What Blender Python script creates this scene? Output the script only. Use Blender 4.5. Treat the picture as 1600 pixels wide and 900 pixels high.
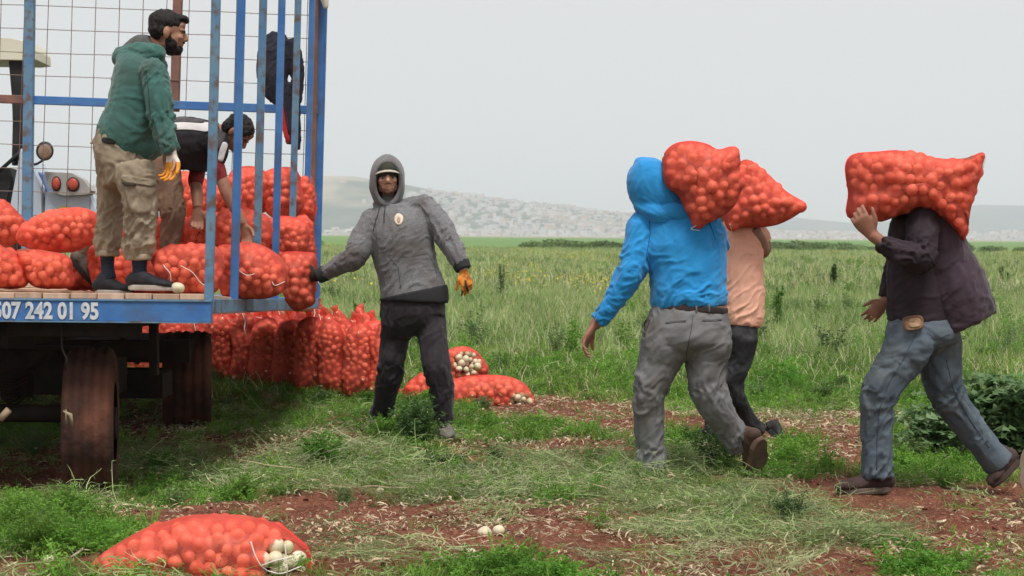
import bpy, math, random
import numpy as np
from mathutils import Vector, Matrix, Euler
from mathutils.bvhtree import BVHTree
for _o in list(bpy.data.objects): bpy.data.objects.remove(_o)
SC = bpy.context.scene
COL = SC.collection
rad = math.radians
# ---------------------------------------------------------------- camera
EYE = 1.25; F = 2400.0; HOR = 368.0
pitch = math.atan((450 - HOR) / F)
CR = Matrix.Rotation(math.pi/2 - pitch, 3, 'X') @ Matrix.Rotation(rad(0.5), 3, 'Z')
CP = Vector((0, 0, EYE))
cam = bpy.data.cameras.new('camera'); camo = bpy.data.objects.new('camera', cam); COL.objects.link(camo)
cam.sensor_width = 36; cam.lens = F/1600*36; cam.clip_start = 0.1; cam.clip_end = 30000
camo.matrix_world = Matrix.Translation(CP) @ CR.to_4x4()
cam.dof.use_dof = True; cam.dof.focus_distance = 8.4; cam.dof.aperture_fstop = 7.0
SC.camera = camo
# ---------------------------------------------------------------- world and sun: bright overcast
SUN_EL, SUN_AZ = rad(66), rad(163)
w = bpy.data.worlds.new('World'); SC.world = w; w.use_nodes = True
nt = w.node_tree; nt.nodes.clear()
sky = nt.nodes.new('ShaderNodeTexSky'); sky.sky_type = 'NISHITA'; sky.sun_disc = False
sky.sun_elevation = SUN_EL; sky.sun_rotation = SUN_AZ; sky.air_density = 1; sky.dust_density = 5
hs = nt.nodes.new('ShaderNodeHueSaturation'); hs.inputs['Saturation'].default_value = 0.25
mx = nt.nodes.new('ShaderNodeMix'); mx.data_type = 'RGBA'; mx.inputs[0].default_value = 0.93
mx.inputs[7].default_value = (7.95, 7.92, 8.15, 1)
bg = nt.nodes.new('ShaderNodeBackground'); bg.inputs[1].default_value = 0.1
wo = nt.nodes.new('ShaderNodeOutputWorld')
nt.links.new(sky.outputs[0], hs.inputs['Color']); nt.links.new(hs.outputs[0], mx.inputs[6])
nt.links.new(mx.outputs[2], bg.inputs[0]); nt.links.new(bg.outputs[0], wo.inputs[0])
sd = bpy.data.lights.new('sun', 'SUN'); sd.energy = 3.6; sd.angle = rad(20); sd.color = (1, 0.96, 0.9)
so = bpy.data.objects.new('sun', sd); COL.objects.link(so)
_d = Vector((math.sin(SUN_AZ)*math.cos(SUN_EL), math.cos(SUN_AZ)*math.cos(SUN_EL), math.sin(SUN_EL)))
so.rotation_euler = _d.to_track_quat('Z', 'Y').to_euler(); so.location = (0, -5, 20)
SC.cycles.volume_bounces = 3; SC.cycles.transparent_max_bounces = 12
SC.view_settings.view_transform = 'Standard'; SC.view_settings.look = 'None'
SC.view_settings.exposure = 0.0; SC.view_settings.gamma = 1
# ---------------------------------------------------------------- numeric helpers
rng = np.random.default_rng(7)
random.seed(5)
VD = CR @ Vector((0, 0, -1)); VR = CR @ Vector((1, 0, 0)); VU = CR @ Vector((0, 1, 0))
nVD, nVR, nVU, nCP = [np.array(v) for v in (VD, VR, VU, CP)]
def P(px, py, D):
    return CP + VR*((px-800)/F*D) + VU*(-(py-450)/F*D) + VD*D
def Pn(px, py, D):
    px = np.asarray(px, float); py = np.asarray(py, float); D = np.asarray(D, float)*np.ones_like(px)
    return nCP + ((px-800)/F*D)[..., None]*nVR - ((py-450)/F*D)[..., None]*nVU + D[..., None]*nVD
def hsh(ix, iy, iz, seed):
    h = (ix.astype(np.uint32)*np.uint32(374761393) + iy.astype(np.uint32)*np.uint32(668265263)
         + iz.astype(np.uint32)*np.uint32(2147483647-1234567) + np.uint32(seed*974634 + 17))
    h = (h ^ (h >> np.uint32(13)))*np.uint32(1274126177)
    h = h ^ (h >> np.uint32(16)); h = h*np.uint32(2246822519); h = h ^ (h >> np.uint32(13))
    return (h & np.uint32(0xffffff)).astype(np.float64)/0xffffff
def vn(p, seed=0):
    p = np.asarray(p, float); i = np.floor(p).astype(np.int64); f = p-i; f = f*f*(3-2*f)
    r = 0
    for a in (0, 1):
        for b in (0, 1):
            for c in (0, 1):
                wgt = (f[..., 0] if a else 1-f[..., 0])*(f[..., 1] if b else 1-f[..., 1])*(f[..., 2] if c else 1-f[..., 2])
                r = r + wgt*hsh(i[..., 0]+a, i[..., 1]+b, i[..., 2]+c, seed)
    return r*2-1
def fbm(p, seed=0, o=3):
    r = 0; a = 1.0; t = 0
    for k in range(o):
        r = r + a*vn(np.asarray(p)*2**k, seed+k*7); t += a; a *= .5
    return r/t
def ss(x, a, b):
    t = np.clip((x-a)/(b-a), 0, 1); return t*t*(3-2*t)
def gz(x, y, fine=False):
    x = np.asarray(x, float); y = np.asarray(y, float)
    p = np.stack([x, y, 0*x], -1)
    near = 1-ss(np.abs(y-9), 12, 60)
    z = 0.035*fbm(p*0.7, 3, 2)*near
    dip = (1-ss(x, -1.75, -1.1))*ss(y, 6.9, 7.9)*(1-ss(y, 11.5, 12.2))
    z = z*(1-.7*dip) - 0.165*dip
    z = z - 0.02*near
    if fine:
        n2 = (1-ss(y, 12, 20))
        cl = np.abs(fbm(p*9, 11, 3))
        z = z + n2*(0.026*fbm(p*3.5, 21, 3) + 0.045*(0.35-cl) + .012*fbm(p*24, 31, 1))
    return z
def G(px, py):
    d = VD + VR*((px-800)/F) + VU*(-(py-450)/F)
    t = -EYE/d.z
    for k in range(6):
        q = CP + d*t; t = (float(gz(q.x, q.y))-EYE)/d.z
    return CP + d*t
# ---------------------------------------------------------------- object helpers
ORG = {}
MATS = {}
def empty(name, loc, label, cat, group=None):
    o = bpy.data.objects.new(name, None); COL.objects.link(o); o.location = loc
    o.empty_display_size = .1
    o['label'] = label; o['category'] = cat
    if group: o['group'] = group
    ORG[o.name] = Vector(loc); return o
def tag(o, label=None, cat=None, group=None, kind=None):
    if label: o['label'] = label
    if cat: o['category'] = cat
    if group: o['group'] = group
    if kind: o['kind'] = kind
    return o
def mk(name, V, Fc, m, parent=None, smooth=True, base=None):
    V = np.asarray(V, float)
    if parent is not None: org = ORG[parent.name]
    elif base is not None: org = Vector(base)
    else:
        mn = V.min(0); mxx = V.max(0); org = Vector(((mn[0]+mxx[0])/2, (mn[1]+mxx[1])/2, mn[2]))
    me = bpy.data.meshes.new(name)
    if isinstance(Fc, np.ndarray):
        k = Fc.shape[1]
        me.vertices.add(len(V)); me.vertices.foreach_set('co', (V-np.array(org)).astype(np.float32).ravel())
        me.loops.add(Fc.size); me.loops.foreach_set('vertex_index', Fc.astype(np.int32).ravel())
        me.polygons.add(len(Fc)); me.polygons.foreach_set('loop_start', np.arange(0, Fc.size, k, dtype=np.int32))
        me.update(calc_edges=True)
    else:
        me.from_pydata((V-np.array(org)).tolist(), [], Fc)
    if smooth: me.polygons.foreach_set('use_smooth', [True]*len(me.polygons))
    for mm in (m if isinstance(m, (list, tuple)) else [m]): me.materials.append(mm)
    o = bpy.data.objects.new(name, me); COL.objects.link(o)
    if parent is not None: o.parent = parent
    else: o.location = org
    ORG[o.name] = org
    return o
def struct(name, V, Fc, m, smooth=True):
    o = mk(name, V, Fc, m, None, smooth, base=(0, 0, 0)); o['kind'] = 'structure'; return o
def copy_tree(o, loc=None, rot=None, parent=None):
    c = o.copy(); COL.objects.link(c)
    if parent is not None: c.parent = parent
    if loc is not None: c.location = loc; ORG[c.name] = Vector(loc)
    if rot is not None: c.rotation_euler = rot
    for ch in [x for x in bpy.data.objects if x.parent == o]: copy_tree(ch, parent=c)
    return c
class Sh:
    """collects closed shapes"""
    def __init__(s): s.V = []; s.F = []; s.paths = []
    def add(s, V, Fc):
        n = sum(len(v) for v in s.V); s.V.append(np.asarray(V, float)); s.F += [tuple(i+n for i in f) for f in Fc]
    def arr(s): return np.concatenate(s.V)
    def box(s, c, d, ax=None, bev=0):
        c = np.array(c); h = np.array(d)/2
        A = np.eye(3) if ax is None else np.array(ax)
        if bev <= 0:
            v = [c + sx*h[0]*A[0] + sy*h[1]*A[1] + sz*h[2]*A[2] for sx in (-1, 1) for sy in (-1, 1) for sz in (-1, 1)]
            s.add(v, [(0, 1, 3, 2), (4, 6, 7, 5), (0, 4, 5, 1), (2, 3, 7, 6), (0, 2, 6, 4), (1, 5, 7, 3)])
        else:
            # chamfered box: 24 verts
            V = []; idx = {}
            for sx in (-1, 1):
                for sy in (-1, 1):
                    for sz in (-1, 1):
                        for k in range(3):
                            q = h-bev; q[k] = h[k]
                            idx[(sx, sy, sz, k)] = len(V); V.append(c + sx*q[0]*A[0] + sy*q[1]*A[1] + sz*q[2]*A[2])
            Fc = []
            for k in range(3):
                i, j = (k+1) % 3, (k+2) % 3
                for sg in (-1, 1):
                    f = []
                    for a, b in ((-1, -1), (1, -1), (1, 1), (-1, 1)):
                        t = [0, 0, 0]; t[k] = sg; t[i] = a; t[j] = b; f.append(idx[(*t, k)])
                    Fc.append(tuple(f if sg > 0 else f[::-1]))
                for a in (-1, 1):
                    for b in (-1, 1):
                        f = []
                        for e, kk in ((-1, i), (-1, j), (1, j), (1, i)):
                            t = [0, 0, 0]; t[k] = e; t[i] = a; t[j] = b; f.append(idx[(*t, kk)])
                        Fc.append(tuple(f if a*b > 0 else f[::-1]))
            for sx in (-1, 1):
                for sy in (-1, 1):
                    for sz in (-1, 1):
                        f = [idx[(sx, sy, sz, k)] for k in range(3)]
                        Fc.append(tuple(f if sx*sy*sz > 0 else f[::-1]))
            s.add(V, Fc)
    def bar(s, a, b, w, d, up=(0, 0, 1), bev=0):
        a = np.array(a, float); b = np.array(b, float); t = b-a; L = np.linalg.norm(t); t /= L
        u = np.array(up, float); x = np.cross(t, u)
        if np.linalg.norm(x) < .05: x = np.cross(t, (1, 0, 0))
        x /= np.linalg.norm(x); z = np.cross(x, t)
        s.box((a+b)/2, (w, L, d), (x, t, z), bev)
    def tube(s, pts, r, n=6, cap=True):
        pts = [np.array(p, float) for p in pts]; m = len(pts)
        rr = r if hasattr(r, '__len__') else [r]*m
        V = []; prev = None
        for i, p in enumerate(pts):
            t = pts[min(i+1, m-1)]-pts[max(i-1, 0)]; t /= (np.linalg.norm(t)+1e-9)
            x = prev if prev is not None else (np.array((0, 0, 1.)) if abs(t[2]) < .9 else np.array((1., 0, 0)))
            x = x-t*np.dot(x, t); x /= (np.linalg.norm(x)+1e-9); prev = x; y = np.cross(t, x)
            for k in range(n):
                a = 2*math.pi*k/n; V.append(p+rr[i]*(math.cos(a)*x+math.sin(a)*y))
        Fc = [(i*n+k, i*n+(k+1) % n, (i+1)*n+(k+1) % n, (i+1)*n+k) for i in range(m-1) for k in range(n)]
        if cap: Fc += [tuple(range(n))[::-1], tuple((m-1)*n+k for k in range(n))]
        s.add(V, Fc)
    def ell(s, c, r, ax=None, nu=16, nv=10):
        A = np.eye(3) if ax is None else np.array(ax); c = np.array(c, float); V = [c+A[2]*r[2]]
        for i in range(1, nv):
            ph = math.pi*i/nv
            for k in range(nu):
                a = 2*math.pi*k/nu
                V.append(c+A[0]*r[0]*math.sin(ph)*math.cos(a)+A[1]*r[1]*math.sin(ph)*math.sin(a)+A[2]*r[2]*math.cos(ph))
        V.append(c-A[2]*r[2]); L = len(V)-1
        Fc = [(0, 1+k, 1+(k+1) % nu) for k in range(nu)]
        Fc += [(1+i*nu+k, 1+(i+1)*nu+k, 1+(i+1)*nu+(k+1) % nu, 1+i*nu+(k+1) % nu) for i in range(nv-2) for k in range(nu)]
        Fc += [(L, 1+(nv-2)*nu+(k+1) % nu, 1+(nv-2)*nu+k) for k in range(nu)]
        s.add(V, Fc)
    def loft(s, st, n=18, sub=4, view=None, rnd=None):
        """st: rows (x,y,z,a,b): a = half width across, b = half depth along the view"""
        st = np.array(st, float); m = len(st)
        if rnd is None: rnd = (False, False)
        ext = np.vstack([2*st[0]-st[1], st, 2*st[-1]-st[-2]]); rows = []
        for i in range(m-1):
            p0, p1, p2, p3 = ext[i:i+4]
            for k in range(sub):
                t = k/sub
                q = .5*((2*p1)+(-p0+p2)*t+(2*p0-5*p1+4*p2-p3)*t*t+(-p0+3*p1-3*p2+p3)*t**3)
                lo = np.minimum(p1[3:], p2[3:]); hi = np.maximum(p1[3:], p2[3:]); q[3:] = np.clip(q[3:], lo*.93, hi*1.07)
                rows.append(q)
        rows.append(st[-1]); rows = np.array(rows)
        def endcap(r0, r1):
            t = r0[:3]-r1[:3]; t /= (np.linalg.norm(t)+1e-9); out = []
            for e, sc in ((.45, .88), (.8, .6), (.97, .25)):
                q = r0.copy(); q[:3] += t*min(r0[3], r0[4])*e; q[3:] *= sc; out.append(q)
            return out
        if rnd[0]: rows = np.vstack([endcap(rows[0], rows[1])[::-1], rows])
        if rnd[1]: rows = np.vstack([rows, endcap(rows[-1], rows[-2])])
        vw = nVD if view is None else np.array(view, float); V = []; pe = None; M_ = len(rows)
        for i, q in enumerate(rows):
            t = rows[min(i+1, M_-1), :3]-rows[max(i-1, 0), :3]; t /= (np.linalg.norm(t)+1e-9)
            e1 = np.cross(t, vw)
            if np.linalg.norm(e1) < .15: e1 = pe if pe is not None else nVR
            e1 = e1-t*np.dot(e1, t); e1 /= np.linalg.norm(e1)
            if pe is not None and np.dot(e1, pe) < 0: e1 = -e1
            pe = e1; e2 = np.cross(t, e1)
            for k in range(n):
                a = 2*math.pi*k/n; V.append(q[:3]+q[3]*math.cos(a)*e1+q[4]*math.sin(a)*e2)
        Fc = [(i*n+k, i*n+(k+1) % n, (i+1)*n+(k+1) % n, (i+1)*n+k) for i in range(M_-1) for k in range(n)]
        Fc += [tuple(range(n))[::-1], tuple((M_-1)*n+k for k in range(n))]
        s.add(V, Fc); s.paths.append(st[:, :3].copy())
def remesh(sh, voxel, it=6):
    me = bpy.data.meshes.new('t'); me.from_pydata(sh.arr().tolist(), [], sh.F)
    o = bpy.data.objects.new('t', me); COL.objects.link(o)
    m = o.modifiers.new('r', 'REMESH'); m.mode = 'VOXEL'; m.voxel_size = voxel
    if it:
        m2 = o.modifiers.new('s', 'SMOOTH'); m2.factor = .5; m2.iterations = it
    dg = bpy.context.evaluated_depsgraph_get(); dg.update()
    ev = o.evaluated_get(dg); e = ev.to_mesh()
    V = np.empty(len(e.vertices)*3, np.float32); e.vertices.foreach_get('co', V); V = V.reshape(-1, 3).astype(float)
    N = np.empty(len(e.vertices)*3, np.float32); e.vertices.foreach_get('normal', N); N = N.reshape(-1, 3).astype(float)
    q = np.empty(len(e.loops), np.int32); e.loops.foreach_get('vertex_index', q)
    if len(q) == 4*len(e.polygons): Fc = q.reshape(-1, 4)
    else: Fc = [tuple(p.vertices) for p in e.polygons]
    ev.to_mesh_clear(); bpy.data.objects.remove(o); bpy.data.meshes.remove(me)
    return V, N, Fc
# ---------------------------------------------------------------- materials
def M(name, c1, c2=None, scale=8, rough=.8, bump=0, bscale=60, spec=.3, metal=0, detail=4, c3=None, s3=2, coord='Object', stretch=(1, 1, 1), trans=0, rnd=0, sheen=0, th=(.35, .65), coat=0):
    if name in MATS: return MATS[name]
    m = bpy.data.materials.new(name); MATS[name] = m; m.use_nodes = True
    n = m.node_tree; N = n.nodes; L = n.links; b = N['Principled BSDF']
    b.inputs['Roughness'].default_value = rough; b.inputs['Specular IOR Level'].default_value = spec
    b.inputs['Metallic'].default_value = metal
    if sheen: b.inputs['Sheen Weight'].default_value = sheen
    if coat: b.inputs['Coat Weight'].default_value = coat
    tc = N.new('ShaderNodeTexCoord'); mp = N.new('ShaderNodeMapping'); mp.inputs['Scale'].default_value = stretch
    L.new(tc.outputs[coord], mp.inputs['Vector'])
    col = None
    def rgb(c): return (*c, 1) if len(c) == 3 else c
    def mixn(fac, a, c):
        x = N.new('ShaderNodeMix'); x.data_type = 'RGBA'
        if hasattr(fac, 'default_value') or not isinstance(fac, (int, float)): L.new(fac, x.inputs[0])
        else: x.inputs[0].default_value = fac
        if isinstance(a, tuple): x.inputs[6].default_value = rgb(a)
        else: L.new(a, x.inputs[6])
        if isinstance(c, tuple): x.inputs[7].default_value = rgb(c)
        else: L.new(c, x.inputs[7])
        return x.outputs[2]
    def nz(sc, det=4, lo=.35, hi=.65):
        t = N.new('ShaderNodeTexNoise'); t.inputs['Scale'].default_value = sc; t.inputs['Detail'].default_value = det
        L.new(mp.outputs[0], t.inputs['Vector']); r = N.new('ShaderNodeMapRange'); r.inputs[1].default_value = lo; r.inputs[2].default_value = hi
        L.new(t.outputs[0], r.inputs[0]); return r.outputs[0], t.outputs[0]
    if c2 is None: b.inputs['Base Color'].default_value = rgb(c1)
    else:
        f, _ = nz(scale, detail, *th); col = mixn(f, c1, c2)
        if c3 is not None:
            f3, _ = nz(s3, 3, .5, .68); col = mixn(f3, col, c3)
        if rnd:
            oi = N.new('ShaderNodeObjectInfo'); hv = N.new('ShaderNodeHueSaturation')
            r1 = N.new('ShaderNodeMapRange'); r1.inputs[3].default_value = 1-rnd; r1.inputs[4].default_value = 1+rnd
            L.new(oi.outputs['Random'], r1.inputs[0]); L.new(r1.outputs[0], hv.inputs['Value']); L.new(col, hv.inputs['Color']); col = hv.outputs[0]
        L.new(col, b.inputs['Base Color'])
    if bump:
        t = N.new('ShaderNodeTexNoise'); t.inputs['Scale'].default_value = bscale; t.inputs['Detail'].default_value = 4
        L.new(mp.outputs[0], t.inputs['Vector']); bp = N.new('ShaderNodeBump'); bp.inputs['Strength'].default_value = bump; bp.inputs['Distance'].default_value = .01
        L.new(t.outputs[0], bp.inputs['Height']); L.new(bp.outputs[0], b.inputs['Normal'])
    if trans:
        tr = N.new('ShaderNodeBsdfTranslucent'); ms = N.new('ShaderNodeMixShader'); ms.inputs[0].default_value = trans
        if col is not None: L.new(col, tr.inputs[0])
        else: tr.inputs[0].default_value = rgb(c1)
        L.new(b.outputs[0], ms.inputs[1]); L.new(tr.outputs[0], ms.inputs[2]); L.new(ms.outputs[0], N['Material Output'].inputs[0])
    return m
# ================================================================ setting
def uv_of(x, y):
    D = np.maximum(np.asarray(y, float), .5); return 800+np.asarray(x)/D*F, HOR+EYE*F/D
def blobs(x, y, L):
    u, v = uv_of(x, y); r = 0
    p = np.stack([np.asarray(x, float), np.asarray(y, float), 0*np.asarray(x, float)], -1)
    wx = 26*fbm(p*2.2, 41, 3); wy = 14*fbm(p*2.2, 51, 3)
    for (cu, cv, ru, rv, a) in L:
        q = ((u+wx-cu)/ru)**2+((v+wy-cv)/rv)**2; r = np.maximum(r, a*np.clip(1.6-q, 0, 1))
    return r
SOIL = [(690, 805, 300, 30, 1), (540, 790, 150, 24, 1), (880, 848, 310, 28, 1), (1180, 880, 340, 28, .9), (1480, 800, 230, 42, 1), (1560, 850, 160, 50, 1),
        (1330, 762, 110, 30, 1), (450, 686, 130, 19, 1), (850, 706, 160, 20, 1), (910, 645, 140, 34, 1), (1250, 692, 150, 32, 1), (1130, 655, 130, 20, .9), (380, 655, 60, 12, .7), (1330, 640, 90, 16, .7), (1220, 720, 60, 10, .6),
        (150, 795, 90, 18, 1), (330, 795, 90, 20, 1), (560, 865, 150, 30, 1), (230, 640, 60, 14, .8), (60, 700, 90, 30, .6), (60, 895, 90, 14, .8), (1330, 590, 90, 14, .5), (800, 575, 80, 12, .5)]
HAY = [(700, 745, 300, 32, 1), (470, 725, 130, 30, .8), (900, 730, 160, 22, 1), (1160, 790, 230, 50, 1), (1330, 835, 110, 22, .9), (1040, 745, 90, 25, 1), (560, 868, 110, 18, .6), (740, 872, 60, 10, .6), (1010, 862, 90, 12, .6), (1250, 893, 90, 12, .6), (400, 640, 60, 14, .6), (260, 690, 80, 20, .5)]
GREEN = [(830, 674, 130, 13, 1), (320, 742, 140, 24, 1), (430, 640, 110, 14, .9), (90, 835, 120, 50, 1), (800, 893, 110, 26, 1), (1240, 725, 60, 36, 1), (1100, 700, 80, 22, .9),
         (1450, 888, 80, 26, 1), (1200, 590, 220, 50, .9), (900, 575, 130, 40, .9), (1450, 730, 120, 26, .9), (700, 700, 70, 18, .9), (1000, 610, 120, 20, .7), (760, 800, 50, 10, .5), (470, 800, 60, 10, .5), (640, 690, 60, 20, .8), (1420, 640, 80, 30, .8)]
def dens(x, y):
    """soil, hay, green densities"""
    s = blobs(x, y, SOIL); h = blobs(x, y, HAY); g = blobs(x, y, GREEN)
    p = np.stack([x, y, 0*x], -1); base = np.clip(.55+.9*fbm(p*1.4, 61, 3), 0, 1)
    base = np.maximum(base, ss(y, 12, 15)*.8)
    h = np.clip(h, 0, 1)*(1-s*.75*(h < .5)); g = np.maximum(g, base*.75*(1-s))*(1-.5*h); g = g*(1-.92*s*(g < .97))
    return s, h, g
def grid_axis(lo, hi, st, ext, k=1.18):
    a = list(np.arange(lo, hi+1e-6, st)); d = st
    while a[-1] < ext[1]: d *= k; a.append(a[-1]+d)
    d = st
    while a[0] > ext[0]: d *= k; a.insert(0, a[0]-d)
    return np.array(a)
xs = grid_axis(-4.6, 4.6, .034, (-9000, 9000)); ys = grid_axis(5.1, 13.5, .03, (-300, 14000))
X, Y = np.meshgrid(xs, ys); Z = gz(X, Y, True); nx, ny = len(xs), len(ys)
ii = (np.arange(ny-1)[:, None]*nx+np.arange(nx-1)[None]).ravel()
GF = np.stack([ii, ii+1, ii+nx+1, ii+nx], 1)
gm = bpy.data.materials.new('soil'); gm.use_nodes = True
def build_soil():
    n = gm.node_tree; N = n.nodes; L = n.links; b = N['Principled BSDF']; b.inputs['Roughness'].default_value = .95; b.inputs['Specular IOR Level'].default_value = .15
    g = N.new('ShaderNodeNewGeometry')
    def nz(sc, lo, hi, det=5):
        t = N.new('ShaderNodeTexNoise'); t.inputs['Scale'].default_value = sc; t.inputs['Detail'].default_value = det; L.new(g.outputs['Position'], t.inputs['Vector'])
        r = N.new('ShaderNodeMapRange'); r.inputs[1].default_value = lo; r.inputs[2].default_value = hi; L.new(t.outputs[0], r.inputs[0]); return r.outputs[0], t.outputs[0]
    def mix(f, a, c):
        x = N.new('ShaderNodeMix'); x.data_type = 'RGBA'; L.new(f, x.inputs[0])
        for k, q in ((6, a), (7, c)):
            if isinstance(q, tuple): x.inputs[k].default_value = (*q, 1)
            else: L.new(q, x.inputs[k])
        return x.outputs[2]
    c = mix(nz(5, .35, .65)[0], (.10, .034, .02), (.175, .064, .038))
    c = mix(nz(45, .52, .66)[0], c, (.22, .095, .06))
    c = mix(nz(110, .6, .68)[0], c, (.34, .2, .13))
    a = N.new('ShaderNodeAttribute'); a.attribute_name = 'veg'
    gr = mix(nz(30, .4, .6)[0], (.13, .11, .05), (.13, .17, .055))
    c = mix(a.outputs['Fac'], c, gr)
    L.new(c, b.inputs['Base Color'])
    bp = N.new('ShaderNodeBump'); bp.inputs['Strength'].default_value = .9; bp.inputs['Distance'].default_value = .02
    L.new(nz(60, 0, 1)[1], bp.inputs['Height']); L.new(bp.outputs[0], b.inputs['Normal'])
build_soil()
V = np.stack([X.ravel(), Y.ravel(), Z.ravel()], 1)
# soft drop towards the plain in front of the hills
ground = struct('ground', V, GF, gm)
s_, h_, g_ = dens(V[:, 0], V[:, 1])
vegv = np.clip(np.maximum(h_*.8, g_*.9)*(1-.9*s_)+ss(V[:, 1], 12, 16), 0, 1)
at = ground.data.attributes.new('veg', 'FLOAT', 'POINT'); at.data.foreach_set('value', vegv.astype(np.float32))
del X, Y, Z, V
# ---- far field sheets
def sheet(name, x0, x1, y0, y1, z, c1, c2, sc):
    m = M(name+'_mat', c1, c2, sc, .95, coord='Object'); n = 24
    gx = np.linspace(x0, x1, n); gy = np.geomspace(y0, y1, n); A, B = np.meshgrid(gx, gy)
    Vv = np.stack([A.ravel(), B.ravel(), np.full(A.size, z)], 1); i = (np.arange(n-1)[:, None]*n+np.arange(n-1)[None]).ravel()
    return struct(name, Vv, np.stack([i, i+1, i+n+1, i+n], 1), m)
sheet('crop_field', -400, 400, 60, 130, .03, (.1, .16, .05), (.16, .2, .08), .15)
sheet('young_crop_field', -900, 900, 130, 900, .12, (.1, .19, .05), (.14, .23, .07), .02)
sheet('fallow_field', -3000, 3000, 900, 2600, .1, (.3, .26, .18), (.2, .22, .13), .004)
# ---- hills as real ridges
def hills(name, prof, D, depth, mat, seed, amp):
    us = np.linspace(-1500, 3000, 420); pu = [p[0] for p in prof]; pv = [p[1] for p in prof]
    rows = []; ks = np.linspace(0, 1, 46)
    for k in ks:
        d = D+depth*(k-.5)*2 if False else D+depth*k
        top = np.interp(us, pu, pv); H = (HOR-top)/F*(D+depth*.62)
        f = math.sin(min(k/.62, 1)*math.pi/2)**1.3 if k < .62 else math.cos((k-.62)/.38*math.pi/2)
        x = (us-800)/F*(D+depth*.62); y = np.full_like(x, d)
        n = fbm(np.stack([x/ (D*.06), y/(D*.06), 0*x], -1), seed, 4)
        z = H*f + amp*n*min(k*3, 1)*(1 if k < .9 else 0) - (4 if k in (ks[0], ks[-1]) else 0)
        rows.append(np.stack([x, y, np.maximum(z, -5)+.2], 1))
    V = np.concatenate(rows); nx = len(us); i = (np.arange(len(ks)-1)[:, None]*nx+np.arange(nx-1)[None]).ravel()
    return struct(name, V, np.stack([i, i+1, i+nx+1, i+nx], 1), mat), V.reshape(len(ks), nx, 3)
hm = M('hazed_hill_scrub', (.05, .075, .07), (.105, .12, .105), .012, .95, c3=(.33, .28, .21), s3=.006)  # green scrub shifted blue-grey: distance haze painted into the colour
hm2 = M('far_hill', (.06, .09, .1), (.13, .14, .14), .004, .95)  # bluish base colour carries painted distance haze
_, HV = hills('town_hill', [(-1500, 330), (0, 315), (150, 296), (300, 290), (420, 282), (500, 276), (560, 279), (640, 290), (700, 299), (770, 308), (850, 319), (930, 327), (1010, 337), (1080, 346), (1150, 356), (1300, 364), (1420, 362), (1600, 355), (1800, 350), (3000, 362)], 2600, 900, hm, 5, 5)
hills('far_hills', [(-1500, 300), (0, 300), (400, 305), (700, 315), (900, 338), (1100, 336), (1200, 333), (1260, 338), (1340, 344), (1400, 338), (1460, 322), (1530, 312), (1580, 314), (1650, 320), (1900, 330), (3000, 345)], 3900, 1500, hm2, 8, 7)
# ---- town on the slope
def town():
    wm = [M('town_wall_pale', (.56, .54, .55), (.46, .43, .44), .01, .9), M('town_wall_rose', (.52, .38, .34), (.56, .47, .44), .01, .9), M('town_wall_grey', (.5, .5, .52), (.6, .58, .56), .01, .9)]
    dk = M('town_window', (.08, .09, .11)); rm = M('town_roof', (.4, .16, .1), (.3, .14, .1), .02)
    us = np.linspace(-1500, 3000, 420)
    def hz(u, k):
        j = np.clip(np.interp(u, us, np.arange(420)), 0, 418); i = int(j); fj = j-i; kf = min(k*45, 44); kk = int(kf); fk = kf-kk; A = HV[kk:kk+2, i:i+2]; return (A[0, 0]*(1-fj)+A[0, 1]*fj)*(1-fk)+(A[1, 0]*(1-fj)+A[1, 1]*fj)*fk
    r = np.random.default_rng(3); lists = [Sh(), Sh(), Sh()]; win = Sh(); near = []
    cnt = 0
    while cnt < 3000:
        u = r.uniform(560, 1700) if r.random() < .92 else r.uniform(100, 600); k = r.random()**1.3*.56
        top = (.55 if 640 < u < 1050 else .22)*(ss(u, 560, 720))
        if 1050 < u: top = .6
        if k > top+.05 and r.random() > .04: continue
        q = hz(u, k); wd = r.uniform(6, 15); dp = r.uniform(6, 11); h = r.choice([2, 3, 4, 6, 8], p=[.25, .3, .25, .15, .05])
        a = r.uniform(-.5, .5); ax = ((math.cos(a), math.sin(a), 0), (-math.sin(a), math.cos(a), 0), (0, 0, 1))
        c = (q[0], q[1]+r.uniform(-8, 8), q[2]+h/2-1.5)
        if cnt < 60 and k < .3: near.append((c, (wd*1.4, dp, h+3), ax, r.integers(3)))
        else:
            i = r.choice(3, p=[.6, .22, .18]); lists[i].box(c, (wd, dp, h+3), ax)
            if r.random() < .5: win.box((c[0], c[1]-dp/2-.02, c[2]+.5), (wd*.6, .3, h*.25), ax)
        cnt += 1
    V = []; Fc = []; mi = []; n = 0
    for k, s in enumerate(lists+[win]):
        if not s.V: continue
        a = s.arr(); V.append(a); Fc += [tuple(i+n for i in f) for f in s.F]; mi += [k]*len(s.F); n += len(a)
    o = mk('town', np.concatenate(V), Fc, wm+[dk], smooth=False); tag(o, 'pale hazy town spread over the foot of the hill', 'town', kind='stuff')
    o.data.polygons.foreach_set('material_index', mi)
    for (c, d, ax, i) in near:
        h = Sh(); h.box(c, d, ax); t = mk('house', h.arr(), h.F, wm[i], smooth=False); tag(t, 'small pale house at the near edge of the hazy hillside town', 'house', 'houses at the near edge of the town')
        A = np.array(ax)
        rf = Sh(); rf.box(np.array(c)+A[2]*(d[2]/2+.3), (d[0]+.8, d[1]+.8, .7), ax); mk('roof', rf.arr(), rf.F, rm if i == 1 else wm[2], t, smooth=False)
town()
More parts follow.
